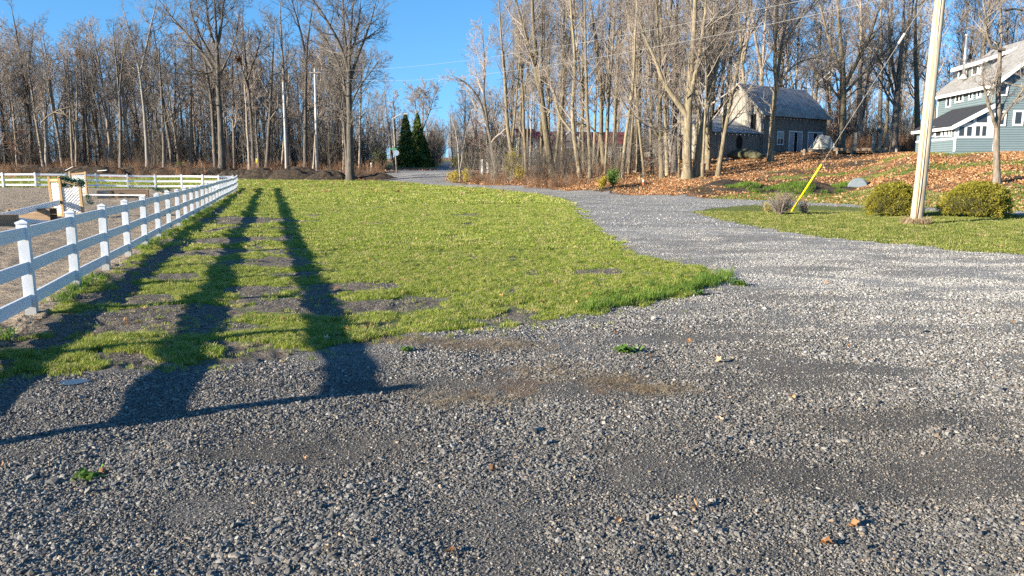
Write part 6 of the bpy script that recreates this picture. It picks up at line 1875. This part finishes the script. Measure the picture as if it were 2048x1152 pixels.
def car(loc, rz, label):
    t = thing('parked_car', loc, rz, label, 'car')
    prof = [(-2.2, .35), (-2.25, .75), (-2.1, .95), (-1.55, 1.02), (-.9, 1.42), (.55, 1.45), (1.25, 1.0), (2.05, .85), (2.2, .65), (2.2, .35)]
    body = [(-2.2, .35), (-2.25, .75), (-2.1, .95), (-1.55, 1.02), (1.25, 1.0), (2.05, .85), (2.2, .65), (2.2, .35)]
    MB().poly([(x, -.85, z) for x, z in body], (0, 1.7, 0)).build('body', M['car_paint'], t, bevel=.07)
    MB().poly([(-1.5, -.72, 1.0), (-.9, -.66, 1.40), (.5, -.66, 1.42), (1.2, -.72, 1.0)], (0, 1.38, 0)).build('cabin', M['glass'], t, bevel=.05)
    MB().box(-.95, .55, -.68, .68, 1.40, 1.47).build('roof', M['car_paint'], t, bevel=.03)
    for x in (-.2,): MB().box(x - .05, x + .05, -.735, -.715, 1.0, 1.41).build('door_pillar', M['car_paint'], t)
    for x in (-1.35, 1.35):
        for y in (-.86, .66):
            w = MB().tube([(x, y, .33), (x, y + .2, .33)], .33, 18).build('wheel', M['rubber'], t)
            MB().tube([(x, y - .01 if y < 0 else y + .2, .33), (x, y + .01 if y < 0 else y + .22, .33)], .20, 12).build('rim', M['metal'], w)
    for y in (-.62, .62): MB().box(2.14, 2.24, y - .15, y + .15, .62, .76).build('headlight', M['steel_white'], t)
    for y in (-.6, .6): MB().box(-2.28, -2.20, y - .15, y + .15, .72, .88).build('tail_light', M['red_roof'], t)
    MB().box(.85, 1.0, -1.0, -.87, .98, 1.12).build('mirror', M['car_paint'], t, bevel=.02)
car(at(1272, 116), math.radians(170), 'white car parked beyond the grove near the stone wall')

# ------------------------------------------------------------------ small things
for i, (px, py, Y, s, lb) in enumerate([(157, 106, 117.5, .55, 'round leafy nest high in a dark tree of the left wood'), (476, 118, 107.6, .40, 'small dark nest in the tree before the utility poles'), (30, 70, 118, .45, 'leafy nest in the twin-stemmed tree')]):
    if i == 2: continue
    c = P(px, py, Y); t = thing('squirrel_nest', c, 0, lb, 'nest')
    rr = np.random.default_rng(i); n = 500; k = norm(rr.normal(0, 1, (n, 3))) * s * rr.uniform(.4, 1, (n, 1)); a = norm(rr.normal(0, 1, (n, 3))); b = norm(np.cross(a, rr.normal(0, 1, (n, 3)))); q = rr.uniform(.08, .16, (n, 1))
    V = np.stack([k - a * q, k + b * q * .6, k + a * q, k - b * q * .6], 1).reshape(-1, 3)
    link(bpy.data.objects.new('leaf_ball', np_mesh('leaf_ball', V, np.arange(n * 4).reshape(-1, 4), M['brush'])), t)
def weed(px, py, label, n=10, s=1.0, seed=0, mat='green_leaf'):
    a = gpt(px, py); r = np.random.default_rng(seed); V, Fc = [], []
    for b in range(n * 6):
        d = r.uniform(0, 6.28); ln = s * r.uniform(.05, .11); w = ln * .16; h = ln * r.uniform(.2, .7); x0, y0 = r.normal(0, .03 * s, 2)
        k = len(V); c, sn = math.cos(d), math.sin(d)
        V += [(x0, y0, -.005), (x0 + c * ln * .5 - sn * w, y0 + sn * ln * .5 + c * w, h), (x0 + c * ln, y0 + sn * ln, h * .7), (x0 + c * ln * .5 + sn * w, y0 + sn * ln * .5 - c * w, h)]
        Fc.append((k, k + 1, k + 2, k + 3))
    me = bpy.data.meshes.new('weed'); me.from_pydata(V, [], Fc); me.materials.append(M[mat])
    o = bpy.data.objects.new('weed', me); a.z = gz(a.x, a.y); o.location = a; link(o, None, label=label, category='weed')
weed(1252, 708, 'small bright green weed alone in the gravel', 10, 1.3, 1)
weed(815, 706, 'flat green weed sprig on the gravel by the wide shadow', 6, .9, 2)
weed(1478, 572, 'low green weed at the tip of the lawn', 8, 1.6, 3)
weed(175, 955, 'tiny yellowish moss weed in the dark near gravel', 6, .9, 4)
weed(1398, 590, 'green weed tuft in the gravel just below the lawn tip', 6, 1.4, 5)
c = G(146, 766, True)
me = MB(); me.poly([(c[0] + .13 * math.cos(a) * (1 + .2 * math.sin(3 * a)), c[1] + .10 * math.sin(a), gz(*c) + .010) for a in np.linspace(0, 2 * math.pi, 17)[:-1]], (0, 0, -.02))
me.build('puddle', M['water'], None, kind='structure')
for i, (px, py, s, lb) in enumerate([(1072, 860, .07, 'tan flat stone among the darker gravel'), (470, 1120, .05, 'yellowish stone near the bottom of the gravel'), (1690, 880, .06, 'buff patch-like stone at the side of the gravel')]):
    q = gpt(px, py); q.z = gz(q.x, q.y) + .006
    rock(q, (s * 1.5, s, s * .5), lb, 70 + i, 'stone', 'tan_stone')
for i, (px, py, lb) in enumerate([(985, 948, 'curled red-brown leaf on the gravel'), (655, 1115, 'torn brown leaf near the bottom edge'), (900, 1108, 'dark reddish leaf in the near gravel'), (1232, 668, 'dark red leaf just off the lawn edge'), (1440, 845, 'orange leaf scrap on the right of the gravel'), (205, 832 + 120, 'small brown leaf on the shadowed gravel'), (565, 688, 'orange leaf in the grass by the wide shadow'), (95, 705, 'brown leaf in the grass near the first post')]):
    a = gpt(px, py); a.z = gz(a.x, a.y) if py > 690 else a.z
    o = bpy.data.objects.new('fallen_leaf', LEAF[i % 5]); o.location = a + Vector((0, 0, .02)); o.rotation_euler = (.2, .3, i * 1.3); o.scale = (.65, .65, .65)
    link(o, None, label=lb, category='leaf')

# ------------------------------------------------------------------ copies that look alike are told apart by their order
WORDS = ['first', 'second', 'third', 'fourth', 'fifth', 'sixth', 'seventh', 'eighth', 'ninth', 'tenth', 'eleventh', 'twelfth', 'thirteenth', 'fourteenth', 'fifteenth', 'sixteenth', 'seventeenth', 'eighteenth', 'nineteenth', 'twentieth']
by = {}
for o in SC.objects:
    if o.parent is None and o.get('category') and o.get('label'): by.setdefault(o['label'], []).append(o)
for lab, l in by.items():
    if len(l) > 1:
        l.sort(key=lambda o: o.location.x / max(o.location.y, 1))
        for i, o in enumerate(l): o['label'] = lab + ', ' + (WORDS[i] if i < 20 else 'late') + ' from the left'
